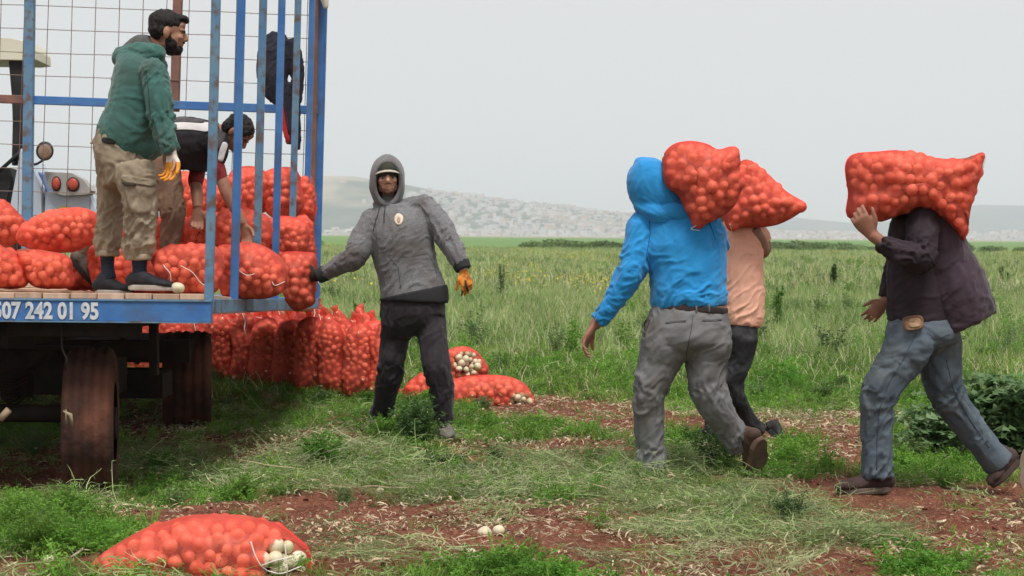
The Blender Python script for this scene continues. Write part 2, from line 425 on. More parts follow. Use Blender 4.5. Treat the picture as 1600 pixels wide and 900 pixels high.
# ---- haze
hz_m = bpy.data.materials.new('haze'); hz_m.use_nodes = True; _n = hz_m.node_tree; _n.nodes.clear()
pv = _n.nodes.new('ShaderNodeVolumePrincipled'); pv.inputs['Density'].default_value = .00025; pv.inputs['Color'].default_value = (.88, .925, 1, 1); pv.inputs['Anisotropy'].default_value = .2
mo = _n.nodes.new('ShaderNodeOutputMaterial'); _n.links.new(pv.outputs[0], mo.inputs['Volume'])
hb = Sh(); hb.box((0, 6750, 134), (18100+2000, 14600, 280)); ho = struct('haze', hb.arr(), hb.F, hz_m, False); ho['kind'] = 'stuff'; ho['label'] = 'thin pale haze over the plain'
# ================================================================ vegetation
def leafmat(name, cs, trans=.35, rnd=.35, rough=.6, patch=.5):
    m = bpy.data.materials.new(name); m.use_nodes = True; n = m.node_tree; N = n.nodes; L = n.links; b = N['Principled BSDF']
    b.inputs['Roughness'].default_value = rough; b.inputs['Specular IOR Level'].default_value = .25
    oi = N.new('ShaderNodeObjectInfo'); cr = N.new('ShaderNodeValToRGB'); e = cr.color_ramp.elements
    while len(e) < len(cs): e.new(.5)
    for i, c in enumerate(cs): e[i].position = i/(len(cs)-1); e[i].color = (*c, 1)
    g = N.new('ShaderNodeNewGeometry'); t = N.new('ShaderNodeTexNoise'); t.inputs['Scale'].default_value = patch; t.inputs['Detail'].default_value = 3; L.new(g.outputs['Position'], t.inputs['Vector'])
    ad = N.new('ShaderNodeMath'); ad.operation = 'MULTIPLY_ADD'; ad.inputs[1].default_value = 1.6; ad.inputs[2].default_value = -.55; L.new(t.outputs[0], ad.inputs[0])
    a2 = N.new('ShaderNodeMath'); a2.operation = 'MULTIPLY_ADD'; a2.inputs[1].default_value = .5; L.new(oi.outputs['Random'], a2.inputs[0]); L.new(ad.outputs[0], a2.inputs[2])
    L.new(a2.outputs[0], cr.inputs[0])
    hv = N.new('ShaderNodeHueSaturation'); r1 = N.new('ShaderNodeMapRange'); r1.inputs[3].default_value = 1-rnd; r1.inputs[4].default_value = 1+rnd
    wn = N.new('ShaderNodeTexWhiteNoise'); wn.noise_dimensions = '1D'; L.new(oi.outputs['Random'], wn.inputs['W']); L.new(wn.outputs[0], r1.inputs[0]); L.new(r1.outputs[0], hv.inputs['Value']); L.new(cr.outputs[0], hv.inputs['Color'])
    L.new(hv.outputs[0], b.inputs['Base Color'])
    tr = N.new('ShaderNodeBsdfTranslucent'); L.new(hv.outputs[0], tr.inputs[0]); ms = N.new('ShaderNodeMixShader'); ms.inputs[0].default_value = trans
    L.new(b.outputs[0], ms.inputs[1]); L.new(tr.outputs[0], ms.inputs[2]); L.new(ms.outputs[0], N['Material Output'].inputs[0]); return m
GRASSM = leafmat('grass_blade', [(.09, .19, .02), (.16, .28, .04), (.27, .34, .09)])
WEEDM = leafmat('weed_leaf', [(.07, .19, .025), (.13, .29, .035), (.23, .38, .07)])
DARKW = leafmat('dark_weed_leaf', [(.035, .085, .025), (.06, .12, .035), (.1, .17, .05)], rnd=.3)
HAYM = leafmat('cut_dill', [(.2, .29, .1), (.29, .37, .16), (.42, .43, .25)], .3, .35)
DRYM = leafmat('dry_straw', [(.34, .24, .14), (.5, .4, .26), (.62, .54, .4)], .15, .35, .7)
CROPM = leafmat('crop_blade', [(.1, .21, .045), (.22, .34, .09), (.4, .46, .2)], .35, .4, patch=.3)
CROPT = leafmat('crop_tip', [(.44, .44, .24), (.54, .5, .32), (.6, .55, .38)], .3, .3, patch=.2)
BUSHM = leafmat('bush_leaf', [(.08, .14, .05), (.13, .2, .07), (.18, .25, .1)], rnd=.3)
YEL = leafmat('yellow_flower', [(.5, .42, .03), (.6, .5, .05), (.55, .5, .1)], .2, .2)
PROTO = bpy.data.collections.new('plant_shapes')
def ribbon(Vs, Fs, pts, wd, side, mi=None, MI=None):
    """thin blade: pts (k,3), widths (k), side vector"""
    k = len(pts); n = len(Vs)
    for i in range(k):
        s = side*wd[i]/2; Vs.append(pts[i]-s); Vs.append(pts[i]+s)
    for i in range(k-1):
        Fs.append((n+2*i, n+2*i+1, n+2*i+3, n+2*i+2))
        if MI is not None: MI.append(mi)
def blade(r, Vs, Fs, base, h, wd, lean, segs=3, mi=0, MI=None, droop=1.0):
    a = r.uniform(0, 2*math.pi); d = np.array((math.cos(a), math.sin(a), 0)); s = np.array((-d[1], d[0], 0))
    t = np.linspace(0, 1, segs+1); pts = [base+d*(lean*h*ti**2)+np.array((0, 0, h*(ti-droop*.35*lean*ti**3))) for ti in t]
    ribbon(Vs, Fs, pts, wd*np.array([1-.85*ti for ti in t]), s, mi, MI)
def proto(name, Vs, Fs, mats, MI=None):
    me = bpy.data.meshes.new(name); me.from_pydata([tuple(v) for v in Vs], [], Fs)
    for m in mats: me.materials.append(m)
    if MI: me.polygons.foreach_set('material_index', MI)
    me.update(); o = bpy.data.objects.new(name, me); return o
def mk_tuft(seed, n, h, wd, lean, rad_, mats, tip=0):
    r = np.random.default_rng(seed); Vs = []; Fs = []; MI = []
    for i in range(n):
        b = np.array((*(r.normal(0, rad_, 2)), -.01)); blade(r, Vs, Fs, b, h*r.uniform(.5, 1.15), wd*r.uniform(.7, 1.3), r.uniform(*lean), 3, (1 if r.random() < tip else 0), MI)
    return Vs, Fs, mats, MI
def mk_feather(seed, nst, h, spread, nleaf, ls, mats, stalk=.004):
    """feathery weed: stems carrying many small leaflets"""
    r = np.random.default_rng(seed); Vs = []; Fs = []; MI = []
    for i in range(nst):
        a = r.uniform(0, 2*math.pi); lean = r.uniform(.1, 1)*spread; hh = h*r.uniform(.5, 1.1)
        d = np.array((math.cos(a), math.sin(a), 0)); t = np.linspace(0, 1, 5); b0 = np.array((*(r.normal(0, .02, 2)), -.01))
        pts = [b0+d*(lean*ti**1.4)+np.array((0, 0, hh*(ti-.3*ti**2*min(1, lean/h)))) for ti in t]
        ribbon(Vs, Fs, pts, stalk*np.array([1.2, 1, .8, .6, .3]), np.array((-d[1], d[0], 0)), 0, MI)
        for k in range(nleaf):
            ti = r.uniform(.15, 1); j = min(int(ti*4), 3); f = ti*4-j; p = pts[j]*(1-f)+pts[j+1]*f
            off = r.normal(0, 1, 3); off /= np.linalg.norm(off); off[2] = abs(off[2])*.5
            q = p+off*r.uniform(.3, 1)*ls*2.2*(1.1-ti*.5)
            sd = r.normal(0, 1, 3); sd /= np.linalg.norm(sd); L_ = ls*r.uniform(.6, 1.3)
            u2 = np.cross(sd, off); u2 /= (np.linalg.norm(u2)+1e-6); n = len(Vs)
            Vs += [q-off*L_*.5, q+u2*L_*.28, q+off*L_*.6, q-u2*L_*.28]; Fs.append((n, n+1, n+2, n+3)); MI.append(0)
    return Vs, Fs, mats, MI
def mk_hay(seed, n, R, h, ln, wd, mats, dry=.12):
    r = np.random.default_rng(seed); Vs = []; Fs = []; MI = []
    for i in range(n):
        a = r.uniform(0, 2*math.pi); rr = R*math.sqrt(r.random()); c = np.array((rr*math.cos(a), rr*math.sin(a), 0)); hh = h*(1-(rr/R)**2)*r.uniform(.2, 1)
        az = r.uniform(0, 2*math.pi); L_ = ln*r.uniform(.4, 1.2); cv = r.normal(0, 2.5); pz = r.uniform(-.3, .35); p = c+np.array((0, 0, hh)); pts = [p]
        for k in range(5):
            az += cv*.25+r.normal(0, .15); pz += r.normal(-.08, .12); p = p+np.array((math.cos(az)*math.cos(pz), math.sin(az)*math.cos(pz), math.sin(pz)))*L_/5; p[2] = max(p[2], .004); pts.append(p)
        sd = r.normal(0, 1, 3)*np.array((1, 1, .6)); sd /= np.linalg.norm(sd); ribbon(Vs, Fs, pts, wd*r.uniform(.6, 1.4)*np.array([.7, 1, 1, .9, .7, .3]), sd, (1 if r.random() < dry else 0), MI)
        if r.random() < .7:
            for k in range(3):
                q = pts[r.integers(1, 6)]; off = r.normal(0, 1, 3); off /= np.linalg.norm(off); n0 = len(Vs); e = off*.02; f = np.cross(off, sd)*.003; Vs += [q-f, q+f, q+e+f*.3, q+e-f*.3]; Fs.append((n0, n0+1, n0+2, n0+3)); MI.append(0)
    return Vs, Fs, mats, MI
def mk_straw(seed, n, R):
    r = np.random.default_rng(seed); Vs = []; Fs = []; MI = []
    for i in range(n):
        c = np.array((*r.normal(0, R, 2), r.uniform(.004, .02))); az = r.uniform(0, 6.28); cv = r.normal(0, 3); L_ = r.uniform(.015, .075); pts = [c]; p = c; pz = r.uniform(-.1, .5)
        for k in range(4): az += cv*.3; pz -= r.uniform(0, .3); p = p+np.array((math.cos(az), math.sin(az), math.sin(pz)))*L_/4; pts.append(p)
        sd = np.array((-math.sin(az), math.cos(az), r.normal(0, .6))); sd /= np.linalg.norm(sd); wd = r.uniform(.003, .010); ribbon(Vs, Fs, pts, wd*np.array([.5, 1, 1.1, .8, .3]), sd, 0, MI)
    return Vs, Fs, [DRYM], MI
def clodproto(seed, m):
    r = np.random.default_rng(seed); s = Sh(); s.ell((0, 0, .2), (1, .85, .7), nu=8, nv=6); V = s.arr(); V = V*(1+.28*fbm(V*1.3+seed, seed, 2))[:, None]
    return list(V), s.F, [m], None
def scatter(name, label, cat, protos, pts, scl, rot, idx=None, kind='stuff'):
    c = bpy.data.collections.new(name+'_shapes')
    for i, pr in enumerate(protos): c.objects.link(proto('%s_shape_%02d' % (name, i), *pr))
    me = bpy.data.meshes.new(name); me.vertices.add(len(pts)); me.vertices.foreach_set('co', np.asarray(pts, np.float32).ravel())
    a = me.attributes.new('scl', 'FLOAT_VECTOR', 'POINT'); a.data.foreach_set('vector', np.asarray(scl, np.float32).ravel())
    a = me.attributes.new('rot', 'FLOAT_VECTOR', 'POINT'); a.data.foreach_set('vector', np.asarray(rot, np.float32).ravel())
    a = me.attributes.new('idx', 'INT', 'POINT'); a.data.foreach_set('value', (np.random.default_rng(1).integers(0, len(protos), len(pts)) if idx is None else idx).astype(np.int32))
    o = bpy.data.objects.new(name, me); COL.objects.link(o); tag(o, label, cat, kind=kind)
    g = bpy.data.node_groups.new(name, 'GeometryNodeTree'); g.interface.new_socket('Geometry', in_out='INPUT', socket_type='NodeSocketGeometry'); g.interface.new_socket('Geometry', in_out='OUTPUT', socket_type='NodeSocketGeometry')
    N = g.nodes; L = g.links; i = N.new('NodeGroupInput'); ou = N.new('NodeGroupOutput'); ip = N.new('GeometryNodeInstanceOnPoints'); ci = N.new('GeometryNodeCollectionInfo')
    ci.inputs['Collection'].default_value = c; ci.inputs['Separate Children'].default_value = True; ci.inputs['Reset Children'].default_value = True
    def na(nm, tp):
        q = N.new('GeometryNodeInputNamedAttribute'); q.data_type = tp; q.inputs[0].default_value = nm; return q.outputs[0]
    e = N.new('FunctionNodeEulerToRotation'); L.new(na('rot', 'FLOAT_VECTOR'), e.inputs[0]); L.new(i.outputs[0], ip.inputs['Points']); L.new(ci.outputs[0], ip.inputs['Instance']); ip.inputs['Pick Instance'].default_value = True
    L.new(na('idx', 'INT'), ip.inputs['Instance Index']); L.new(e.outputs[0], ip.inputs['Rotation']); L.new(na('scl', 'FLOAT_VECTOR'), ip.inputs['Scale']); L.new(ip.outputs[0], ou.inputs[0])
    md = o.modifiers.new('scatter', 'NODES'); md.node_group = g; return o
def pick(n, D0, D1, f, seed, margin=.36, pw=1.0):
    """points over the ground wedge, kept with probability f(x,y)"""
    r = np.random.default_rng(seed); y = (D0**(pw+1)+(D1**(pw+1)-D0**(pw+1))*r.random(n))**(1/(pw+1)); x = r.uniform(-1, 1, n)*(margin*y+.4)
    k = r.random(n) < f(x, y); x, y = x[k], y[k]; return x, y, r
def rots(r, n, tilt=.12): return np.stack([r.normal(0, tilt, n), r.normal(0, tilt, n), r.uniform(0, 6.283, n)], 1)
KEEP = [(*G(1335, 778)[:2], .4), (*G(1375, 774)[:2], .34), (*G(700, 702)[:2], .12), (*G(1185, 760)[:2], .2)]   # (x,y,r) places kept free of tall plants
def free(x, y):
    k = np.ones(len(x), bool)
    for (a, b, rr) in KEEP: k &= ((x-a)**2+(y-b)**2) > rr*rr
    return k
def do(name, label, cat, protos, n, D0, D1, f, seed, s0, s1, zs=1, tilt=.12, dz=0, pw=1.0, fine=True, keep=True):
    x, y, r = pick(n, D0, D1, f, seed, pw=pw)
    if keep: k = free(x, y); x, y = x[k], y[k]
    m = len(x); s = r.uniform(s0, s1, m); sc = np.stack([s, s, s*zs*r.uniform(.75, 1.2, m)], 1)
    return scatter(name, label, cat, protos, np.stack([x, y, gz(x, y, fine)+dz], 1), sc, rots(r, m, tilt))
def vegetation():
    sub = lambda k, p=1.0: (lambda x, y: np.clip(dens(x, y)[k], 0, 1)**p)
    do('grass', 'short green grass and weeds over the field floor', 'grass', [mk_tuft(s, 16, .085, .006, (.3, 1.3), .03, [GRASSM, HAYM], .12) for s in range(5)], 30000, 5.2, 15, lambda x, y: sub(2)(x, y)*.9+.02, 1, .4, 1.15, tilt=.2)
    do('low_weeds', 'low feathery green weeds creeping over the soil', 'weeds', [mk_feather(s+20, 9, .09+.05*(s == 4), .1, 26, .012, [WEEDM]) for s in range(5)], 17000, 5.2, 15, lambda x, y: sub(2, 1.6)(x, y)*.85, 2, .55, 1.35, tilt=.2)
    do('cut_greens', 'tangled heaps of cut pale green stalks drying in swaths', 'cut stalks', [mk_hay(s+40, 80, .2, .07, .24, .0035, [HAYM, DRYM]) for s in range(6)], 5200, 5.2, 15, lambda x, y: np.clip(sub(1)(x, y)+.03, 0, 1)*.6*(1-.4*ss(y, 10, 14))*(1-.7*sub(0)(x, y)*(sub(1)(x, y) < .6)), 3, .5, 1.25, 1.1, tilt=.25, dz=.0)
    do('wilted_greens', 'finer wilted green stalks strewn between the swaths', 'cut stalks', [mk_hay(s+60, 34, .16, .03, .15, .004, [HAYM, GRASSM], .4) for s in range(5)], 7500, 5.2, 15, lambda x, y: np.clip(.3+.5*sub(1)(x, y)-.3*sub(0)(x, y), .05, 1)*.8, 4, .5, 1.2, tilt=.15)
    do('straw_litter', 'pale dry onion leaves and straw littering the red soil', 'straw', [mk_straw(s+80, 16, .09) for s in range(6)], 13000, 5.2, 16, lambda x, y: np.clip(.1+.3*ss(fbm(np.stack([x, y, 0*x], -1)*.9, 93, 2), .05, .4)*ss(y, 8, 10)+.5*sub(0)(x, y)*np.clip(.35+1.9*fbm(np.stack([x, y, 0*x], -1)*1.5, 91, 2), 0, 1.2), 0, 1), 5, .5, 1.3, tilt=.1, dz=.004)
    do('weed_clumps', 'larger leafy clumps of green weeds dotted over the worked soil', 'weeds', [mk_feather(s+180, 26, .17, .15, 60, .017, [WEEDM if s % 2 else BUSHM]) for s in range(6)], 420, 6.6, 13, lambda x, y: np.clip(.08+.7*sub(2, 1.3)(x, y), 0, 1)*.6, 21, .45, 1.15, tilt=.2)
    clm = M('clod', (.12, .042, .026), (.2, .074, .046), 9, .95, bump=.6, bscale=30)
    do('clods', 'crumbs and clods of red-brown soil', 'soil clods', [clodproto(s, clm) for s in range(4)], 9000, 5.2, 12, lambda x, y: np.clip(.1+.8*sub(0)(x, y)*np.clip(.5+2*fbm(np.stack([x, y, 0*x], -1)*2, 17, 2), 0, 1), 0, 1), 6, .002, .02, .6, tilt=.5)
    stm = M('pebble', (.45, .38, .3), (.3, .22, .17), 5, .8)
    do('pebbles', 'small pale stones scattered on the soil', 'pebbles', [clodproto(s+9, stm) for s in range(3)], 1100, 5.2, 12, lambda x, y: np.clip(sub(0)(x, y), 0, 1)*.7, 7, .005, .014, .8, tilt=.5)
    edge = lambda x, y: ss(y+.8*fbm(np.stack([x, y, 0*x], -1)*.35, 5, 2), 14.2, 17.5)
    crop = [mk_tuft(s+100, 26, .27, .0085, (.05, .75), .09, [CROPM, CROPT], .22) for s in range(6)]
    do('crop_rows', 'tall pale green onion crop filling the field', 'crop', crop, 15000, 13.5, 34, edge, 8, .5, 1.25, tilt=.12, fine=False)
    crop2 = [mk_tuft(s+110, 40, .3, .017, (.1, .8), .25, [CROPM, CROPT], .3) for s in range(5)]
    do('far_crop', 'pale green crop continuing to the far edge of the field', 'crop', crop2, 24000, 33, 131, lambda x, y: np.clip(1.15-y/190, .35, 1), 9, .9, 1.6, tilt=.1, fine=False, pw=.6)
    do('field_grass', 'mixed green grass at the edge of the standing crop', 'grass', [mk_tuft(s+120, 24, .16, .009, (.2, 1.1), .08, [GRASSM, CROPT], .16) for s in range(5)], 8500, 11.5, 19, lambda x, y: ss(y, 11.5, 14)*(1-.7*ss(y, 16, 19))*.9*(1-.8*sub(0)(x, y)), 10, .6, 1.3, tilt=.2)
    do('field_weeds', 'bushy green weeds among the standing crop', 'weeds', [mk_feather(s+140, 12, .36, .18, 60, .026, [WEEDM if s % 2 else BUSHM]) for s in range(6)], 5200, 14, 75, lambda x, y: np.clip(.08+1.5*fbm(np.stack([x, y, 0*x], -1)*.25, 31, 2), 0, 1), 11, .6, 1.3, fine=False)
    do('verge_weeds', 'bright green leafy weeds between the crop and the worked soil', 'weeds', [mk_feather(s+160, 16, .2, .18, 46, .02, [WEEDM]) for s in range(4)], 2600, 12.8, 20, lambda x, y: np.clip(-.05+2.2*fbm(np.stack([x, y, 0*x], -1)*.55, 37, 2)+.25*ss(x/y, .02, .2), 0, 1)*ss(y, 12.8, 14), 14, .5, 1.15, tilt=.15, fine=False)
    x, y, r = pick(700, 22, 120, lambda x, y: np.clip(2.6*fbm(np.stack([x, y, 0*x], -1)*.08, 77, 2)-.3, 0, 1), 12)
    def flo(seed):
        r2 = np.random.default_rng(seed); Vs = []; Fs = []; MI = []
        for k in range(60):
            q = np.array((*r2.normal(0, .25, 2), r2.uniform(.3, .5))); u = r2.normal(0, 1, 3); v = np.cross(u, (0, 0, 1)); u /= np.linalg.norm(u); v /= np.linalg.norm(v); n = len(Vs); Vs += [q-u*.016, q+v*.016, q+u*.016, q-v*.016]; Fs.append((n, n+1, n+2, n+3)); MI.append(0)
        return Vs, Fs, [YEL], MI
    s = r.uniform(.8, 1.5, len(x)); scatter('yellow_flowers', 'patches of small yellow flowers in the far crop', 'flowers', [flo(1), flo(2)], np.stack([x, y, gz(x, y)], 1), np.stack([s, s, s], 1), rots(r, len(x), .05))
    # far bushes at the field edge: countable bushes
    gb = Sh(); r = np.random.default_rng(8)
    def bush(seed, R, H, n, m):
        r2 = np.random.default_rng(seed); Vs = []; Fs = []
        for k in range(n):
            d = r2.normal(0, 1, 3); d /= np.linalg.norm(d); rr = r2.random()**.4; q = np.array((d[0]*R, d[1]*R, H*.5+d[2]*H*.5))*1.0; q[:2] *= rr; q[2] = H*.5+(q[2]-H*.5)*rr
            q *= 1+.25*vn(q[None]*1.1+seed, seed)[0]; q[2] = max(q[2], .05)
            u = r2.normal(0, 1, 3); u /= np.linalg.norm(u); v = np.cross(u, d); v /= (np.linalg.norm(v)+1e-6); s_ = R*.075*r2.uniform(.7, 1.5); n0 = len(Vs); Vs += [q-u*s_, q+v*s_*.7, q+u*s_, q-v*s_*.7]; Fs.append((n0, n0+1, n0+2, n0+3))
        return Vs, Fs
    protos = []
    for k in range(4):
        Vs, Fs = bush(k, 1.5, 1.15, 700, DARKW); protos.append((np.array(Vs), Fs))
    meshes = {}
    for i in range(95):
        u = (r.uniform(-60, 1660) if i > 40 else r.uniform(840, 1640)); D = r.uniform(132, 150); k = r.integers(4); sc = r.uniform(.4, .95)
        if 500 < u < 860 and r.random() < .85: continue
        if k not in meshes:
            me = bpy.data.meshes.new('bush'); me.from_pydata(protos[k][0].tolist(), [], protos[k][1]); me.materials.append(BUSHM); meshes[k] = me
        q = P(u, 400, D); o = bpy.data.objects.new('bush', meshes[k]); COL.objects.link(o); o.location = (q.x, q.y, 0); o.scale = (sc*1.4, sc, sc*r.uniform(.7, 1)); o.rotation_euler = (0, 0, r.uniform(0, 6))
        tag(o, 'low dark bush in the hedge line at the far edge of the field', 'bush', 'bushes along the far field edge')
vegetation()
# ---- single plants one can point at
def plant(name, px, py, sh, label, cat='plant', scale=1.0, z=None, group=None):
    g = G(px, py); Vs, Fs, mats, MI = sh; V = np.array(Vs)*scale+np.array((g.x, g.y, float(gz(g.x, g.y))-.01))
    e = empty(name, (g.x, g.y, float(gz(g.x, g.y))), label, cat, group)
    MI = np.array(MI if MI else [0]*len(Fs)); 
    o = mk('leaves', V, Fs, mats, e, smooth=False)
    o.data.polygons.foreach_set('material_index', MI.tolist()); return e
def stemplant(seed, h, n, mats, ls=.03):
    r = np.random.default_rng(seed); Vs = []; Fs = []; MI = []
    for j in range(3):
        b = np.array((*r.normal(0, .03, 2), 0)); tp = b+np.array((*r.normal(0, .05, 2), h*r.uniform(.75, 1))); t = np.linspace(0, 1, 5); ribbon(Vs, Fs, [b+(tp-b)*k for k in t], np.array([.014, .012, .01, .008, .005]), np.array((1., 0, 0)), 0, MI)
        for i in range(n):
            ti = r.uniform(.2, 1); p = b+(tp-b)*ti; a = r.uniform(0, 6.28); R = .14*h*(1.15-ti); d = np.array((math.cos(a), math.sin(a), r.uniform(-.1, .7))); q = p+d*R*r.uniform(.2, 1); L_ = ls*r.uniform(.6, 1.4)
            s = np.cross(d, (0, 0, 1)); s /= np.linalg.norm(s)+1e-6; n0 = len(Vs); Vs += [q-d*L_*.5, q+s*L_*.25, q+d*L_*.6, q-s*L_*.25]; Fs.append((n0, n0+1, n0+2, n0+3)); MI.append(0)
    return Vs, Fs, mats, MI
plant('tall_weed', 785, 470, stemplant(1, .85, 170, [BUSHM], .05), 'tall leafy dark green weed standing in the crop right of the grey-hooded man')
plant('tall_weed', 1300, 455, stemplant(2, .6, 220, [BUSHM], .09), 'broad dark weed in the crop between the two sack carriers on the right', scale=1.1)
plant('tall_weed', 1567, 455, stemplant(3, .6, 150, [BUSHM], .07), 'tall dark weed in the crop near the right edge of the photo')
plant('tall_weed', 1215, 520, stemplant(4, .7, 120, [WEEDM], .05), 'tall light green weed behind the peach shirted man')
plant('tall_weed', 560, 520, stemplant(5, .5, 120, [WEEDM], .04), 'green weed in the crop just left of the grey-hooded man')
plant('leafy_weed', 648, 700, mk_feather(201, 60, .34, .2, 85, .02, [DARKW, WEEDM]), 'dark feathery weed bush in front of the grey-hooded man\'s legs', 'weed')
plant('leafy_weed', 690, 735, mk_feather(202, 34, .12, .2, 60, .016, [DARKW]), 'low dark weed below the grey-hooded man\'s front shoe', 'weed')
plant('leafy_weed', 600, 690, mk_feather(207, 40, .2, .16, 60, .016, [WEEDM]), 'light green weed covering the grey-hooded man\'s back foot', 'weed')
plant('leafy_weed', 1120, 735, mk_feather(203, 40, .26, .2, 60, .018, [DARKW]), 'dark green weed between the legs of the blue-hooded man', 'weed')
plant('leafy_weed', 1165, 690, mk_feather(204, 24, .22, .12, 50, .018, [WEEDM]), 'bright green weed beside the peach shirted man\'s shoe', 'weed')
for i, (u, v, h, sp, lab) in enumerate([(60, 870, .3, .28, 'bright green leafy weed clump at the lower left corner'), (140, 868, .24, .26, 'bright green weed clump just above the front sack'), (15, 835, .3, .25, 'bright weed clump at the left edge in front of the trailer wheel'), (100, 812, .26, .22, 'weed sprouting in front of the near trailer tyre'), (800, 905, .2, .26, 'bright green weed clump at the bottom middle of the photo'), (870, 912, .15, .2, 'small green weed clump right of the bottom middle'), (1440, 900, .16, .2, 'green weed clump at the bottom right of the photo'), (1400, 862, .1, .16, 'small green weed beside the end of the cut stalks')]):
    plant('leafy_weed', u, v, mk_feather(210+i, 80, h*.75, sp, 70, .013, [WEEDM]), lab, 'weed')
def thistle(seed, h, R, n, mats):
    r = np.random.default_rng(seed); Vs = []; Fs = []; MI = []
    for i in range(n):
        a = r.uniform(0, 6.28); d = np.array((math.cos(a), math.sin(a), 0)); s = np.array((-d[1], d[0], 0)); L_ = R*r.uniform(.35, 1); z0 = h*r.random()**1.1*.9; up = r.uniform(.1, .8); b = np.array((*r.normal(0, R*.35, 2), z0*.8)); k = 7
        for j in range(k):
            t0, t1 = j/k, (j+1)/k; c0 = b+d*L_*t0+np.array((0, 0, up*L_*(t0-t0**2*.9))); c1 = b+d*L_*t1+np.array((0, 0, up*L_*(t1-t1**2*.9))); w_ = .035*math.sin(math.pi*(t0*.85+.1))*r.uniform(.7, 1.5)
            n0 = len(Vs); wv = np.array((0, 0, r.uniform(-.02, .03))); Vs += [c0, c0+s*w_+d*.01+wv, c1, c0-s*w_+d*.01-wv]; Fs.append((n0, n0+1, n0+2, n0+3)); MI.append(0)
    return Vs, Fs, mats, MI
THM = leafmat('thistle_leaf', [(.09, .19, .06), (.18, .3, .12), (.36, .46, .28)], .4, .45, patch=6)
plant('thistle_plant', 1570, 715, thistle(1, .62, .36, 520, [THM]), 'large dark spiny thistle behind the rear leg of the dark jacket carrier', 'thistle')
plant('thistle_plant', 1470, 712, thistle(2, .36, .3, 360, [THM]), 'lower dark thistle between the legs of the dark jacket carrier', 'thistle')
plant('thistle_plant', 1640, 690, thistle(3, .55, .34, 300, [THM]), 'thistle cut by the right edge of the photo', 'thistle')
# ================================================================ farm trailer, tractor
BLUE = M('blue_paint', (.045, .15, .4), (.075, .2, .44), 6, .5, bump=.15, bscale=40, c3=(.07, .13, .26), s3=5)
BLUEW = M('worn_blue_paint', (.085, .2, .36), (.14, .25, .34), 5, .55, bump=.15, bscale=50, c3=(.13, .1, .09), s3=14)
RUST = M('rusty_brown_paint', (.16, .09, .08), (.24, .12, .09), 9, .8, bump=.2)
RUSTD = M('rusty_weld', (.3, .11, .04), (.22, .08, .04), 30, .85)
WOOD = M('deck_board', (.42, .27, .18), (.55, .37, .26), 3, .85, stretch=(8, 1, 1), bump=.2, rnd=.12)
DKST = M('dark_chassis_steel', (.012, .011, .01), (.03, .018, .013), 7, .8, bump=.3, bscale=30)
TYRE = M('muddy_tyre', (.04, .02, .015), (.11, .044, .028), 4, .95, bump=1, bscale=26, c3=(.15, .058, .036), s3=2.2)
WIREM = M('wire_steel', (.16, .14, .14), (.25, .17, .13), 20, .6, metal=.3)
WHITEP = M('white_lettering', (.62, .64, .66), (.4, .45, .52), 22, .7, th=(.52, .72))
DN = 8.0; XC = (325-800)/F*DN           # near corner
D2 = 12.4
TR = empty('farm_trailer', (XC-1.3, 10, -.15), 'blue farm trailer with slatted side and wire mesh front, cut by the left edge', 'trailer')
LEAN = .022
def bedz(x, y): return .93-.052*(np.asarray(y)-DN)*ss(x, -4.2, -1.5)-.012*(np.asarray(y)-DN)
def box1(name, c, d, m, par=TR, ax=None, bev=.004):
    s = Sh(); s.box(c, d, ax, bev); return mk(name, s.arr(), s.F, m, par, smooth=False)
def bar1(name, a, b, w_, d_, m, par=TR, bev=.004, up=(0, 0, 1)):
    s = Sh(); s.bar(a, b, w_, d_, up, bev); return mk(name, s.arr(), s.F, m, par, smooth=False)
XL = -4.75
# planks along the bed
npl = 22; pw = (XC-.01-XL)/npl
for i in range(npl):
    xa = XL+pw*i; s = Sh(); z0 = float(bedz(xa+pw/2, DN)); z1 = float(bedz(xa+pw/2, D2-.05))
    s.bar((xa+pw/2, DN+.01+.006*(i % 3), z0-.016+.0015*(i % 2)), (xa+pw/2, D2-.05, z1-.016+.0015*(i % 2)), pw-.007, .032, bev=.003); mk('deck_plank', s.arr(), s.F, WOOD, TR, smooth=False)
# rear beam (channel section) with lettering
rb = Sh()
rb.bar((XL, DN-.005, .93-.036-.055), (XC+.02, DN-.005, .93-.036-.055), .05, .108, bev=.004)
beam = mk('rear_beam', rb.arr(), rb.F, BLUE, TR, smooth=False)
lip = Sh(); lip.bar((XL, DN-.012, .93-.034), (XC+.021, DN-.012, .93-.034), .05, .008); lip.bar((XL, DN-.012, .93-.147), (XC+.021, DN-.012, .93-.147), .05, .008)
mk('beam_flange', lip.arr(), lip.F, BLUEW, beam, smooth=False)
def text(s, size, loc, rot, m, par, ext=.001, off=.0, name='lettering', sx=1, cell=None):
    cu = bpy.data.curves.new('t', 'FONT'); cu.body = s; cu.size = size; cu.extrude = ext; cu.offset = off; cu.resolution_u = 3; cu.space_character = 1.0
    o = bpy.data.objects.new('t', cu); COL.objects.link(o); dg = bpy.context.evaluated_depsgraph_get(); dg.update()
    me = bpy.data.meshes.new_from_object(o.evaluated_get(dg)); bpy.data.objects.remove(o)
    V = np.array([v.co[:] for v in me.vertices]); V[:, 0] *= sx; R = np.array(Euler(rot).to_matrix()); V = V@R.T+np.array(loc)
    return mk(name, V, [tuple(p.vertices) for p in me.polygons], m, par, smooth=False)
tx0 = P(-12, 488, DN-.035)
text('507 242 01 95', .118, (tx0.x, DN-.0345, .93-.036-.055-.040), (math.pi/2, 0, 0), WHITEP, beam, .0012, .0042, sx=.8)
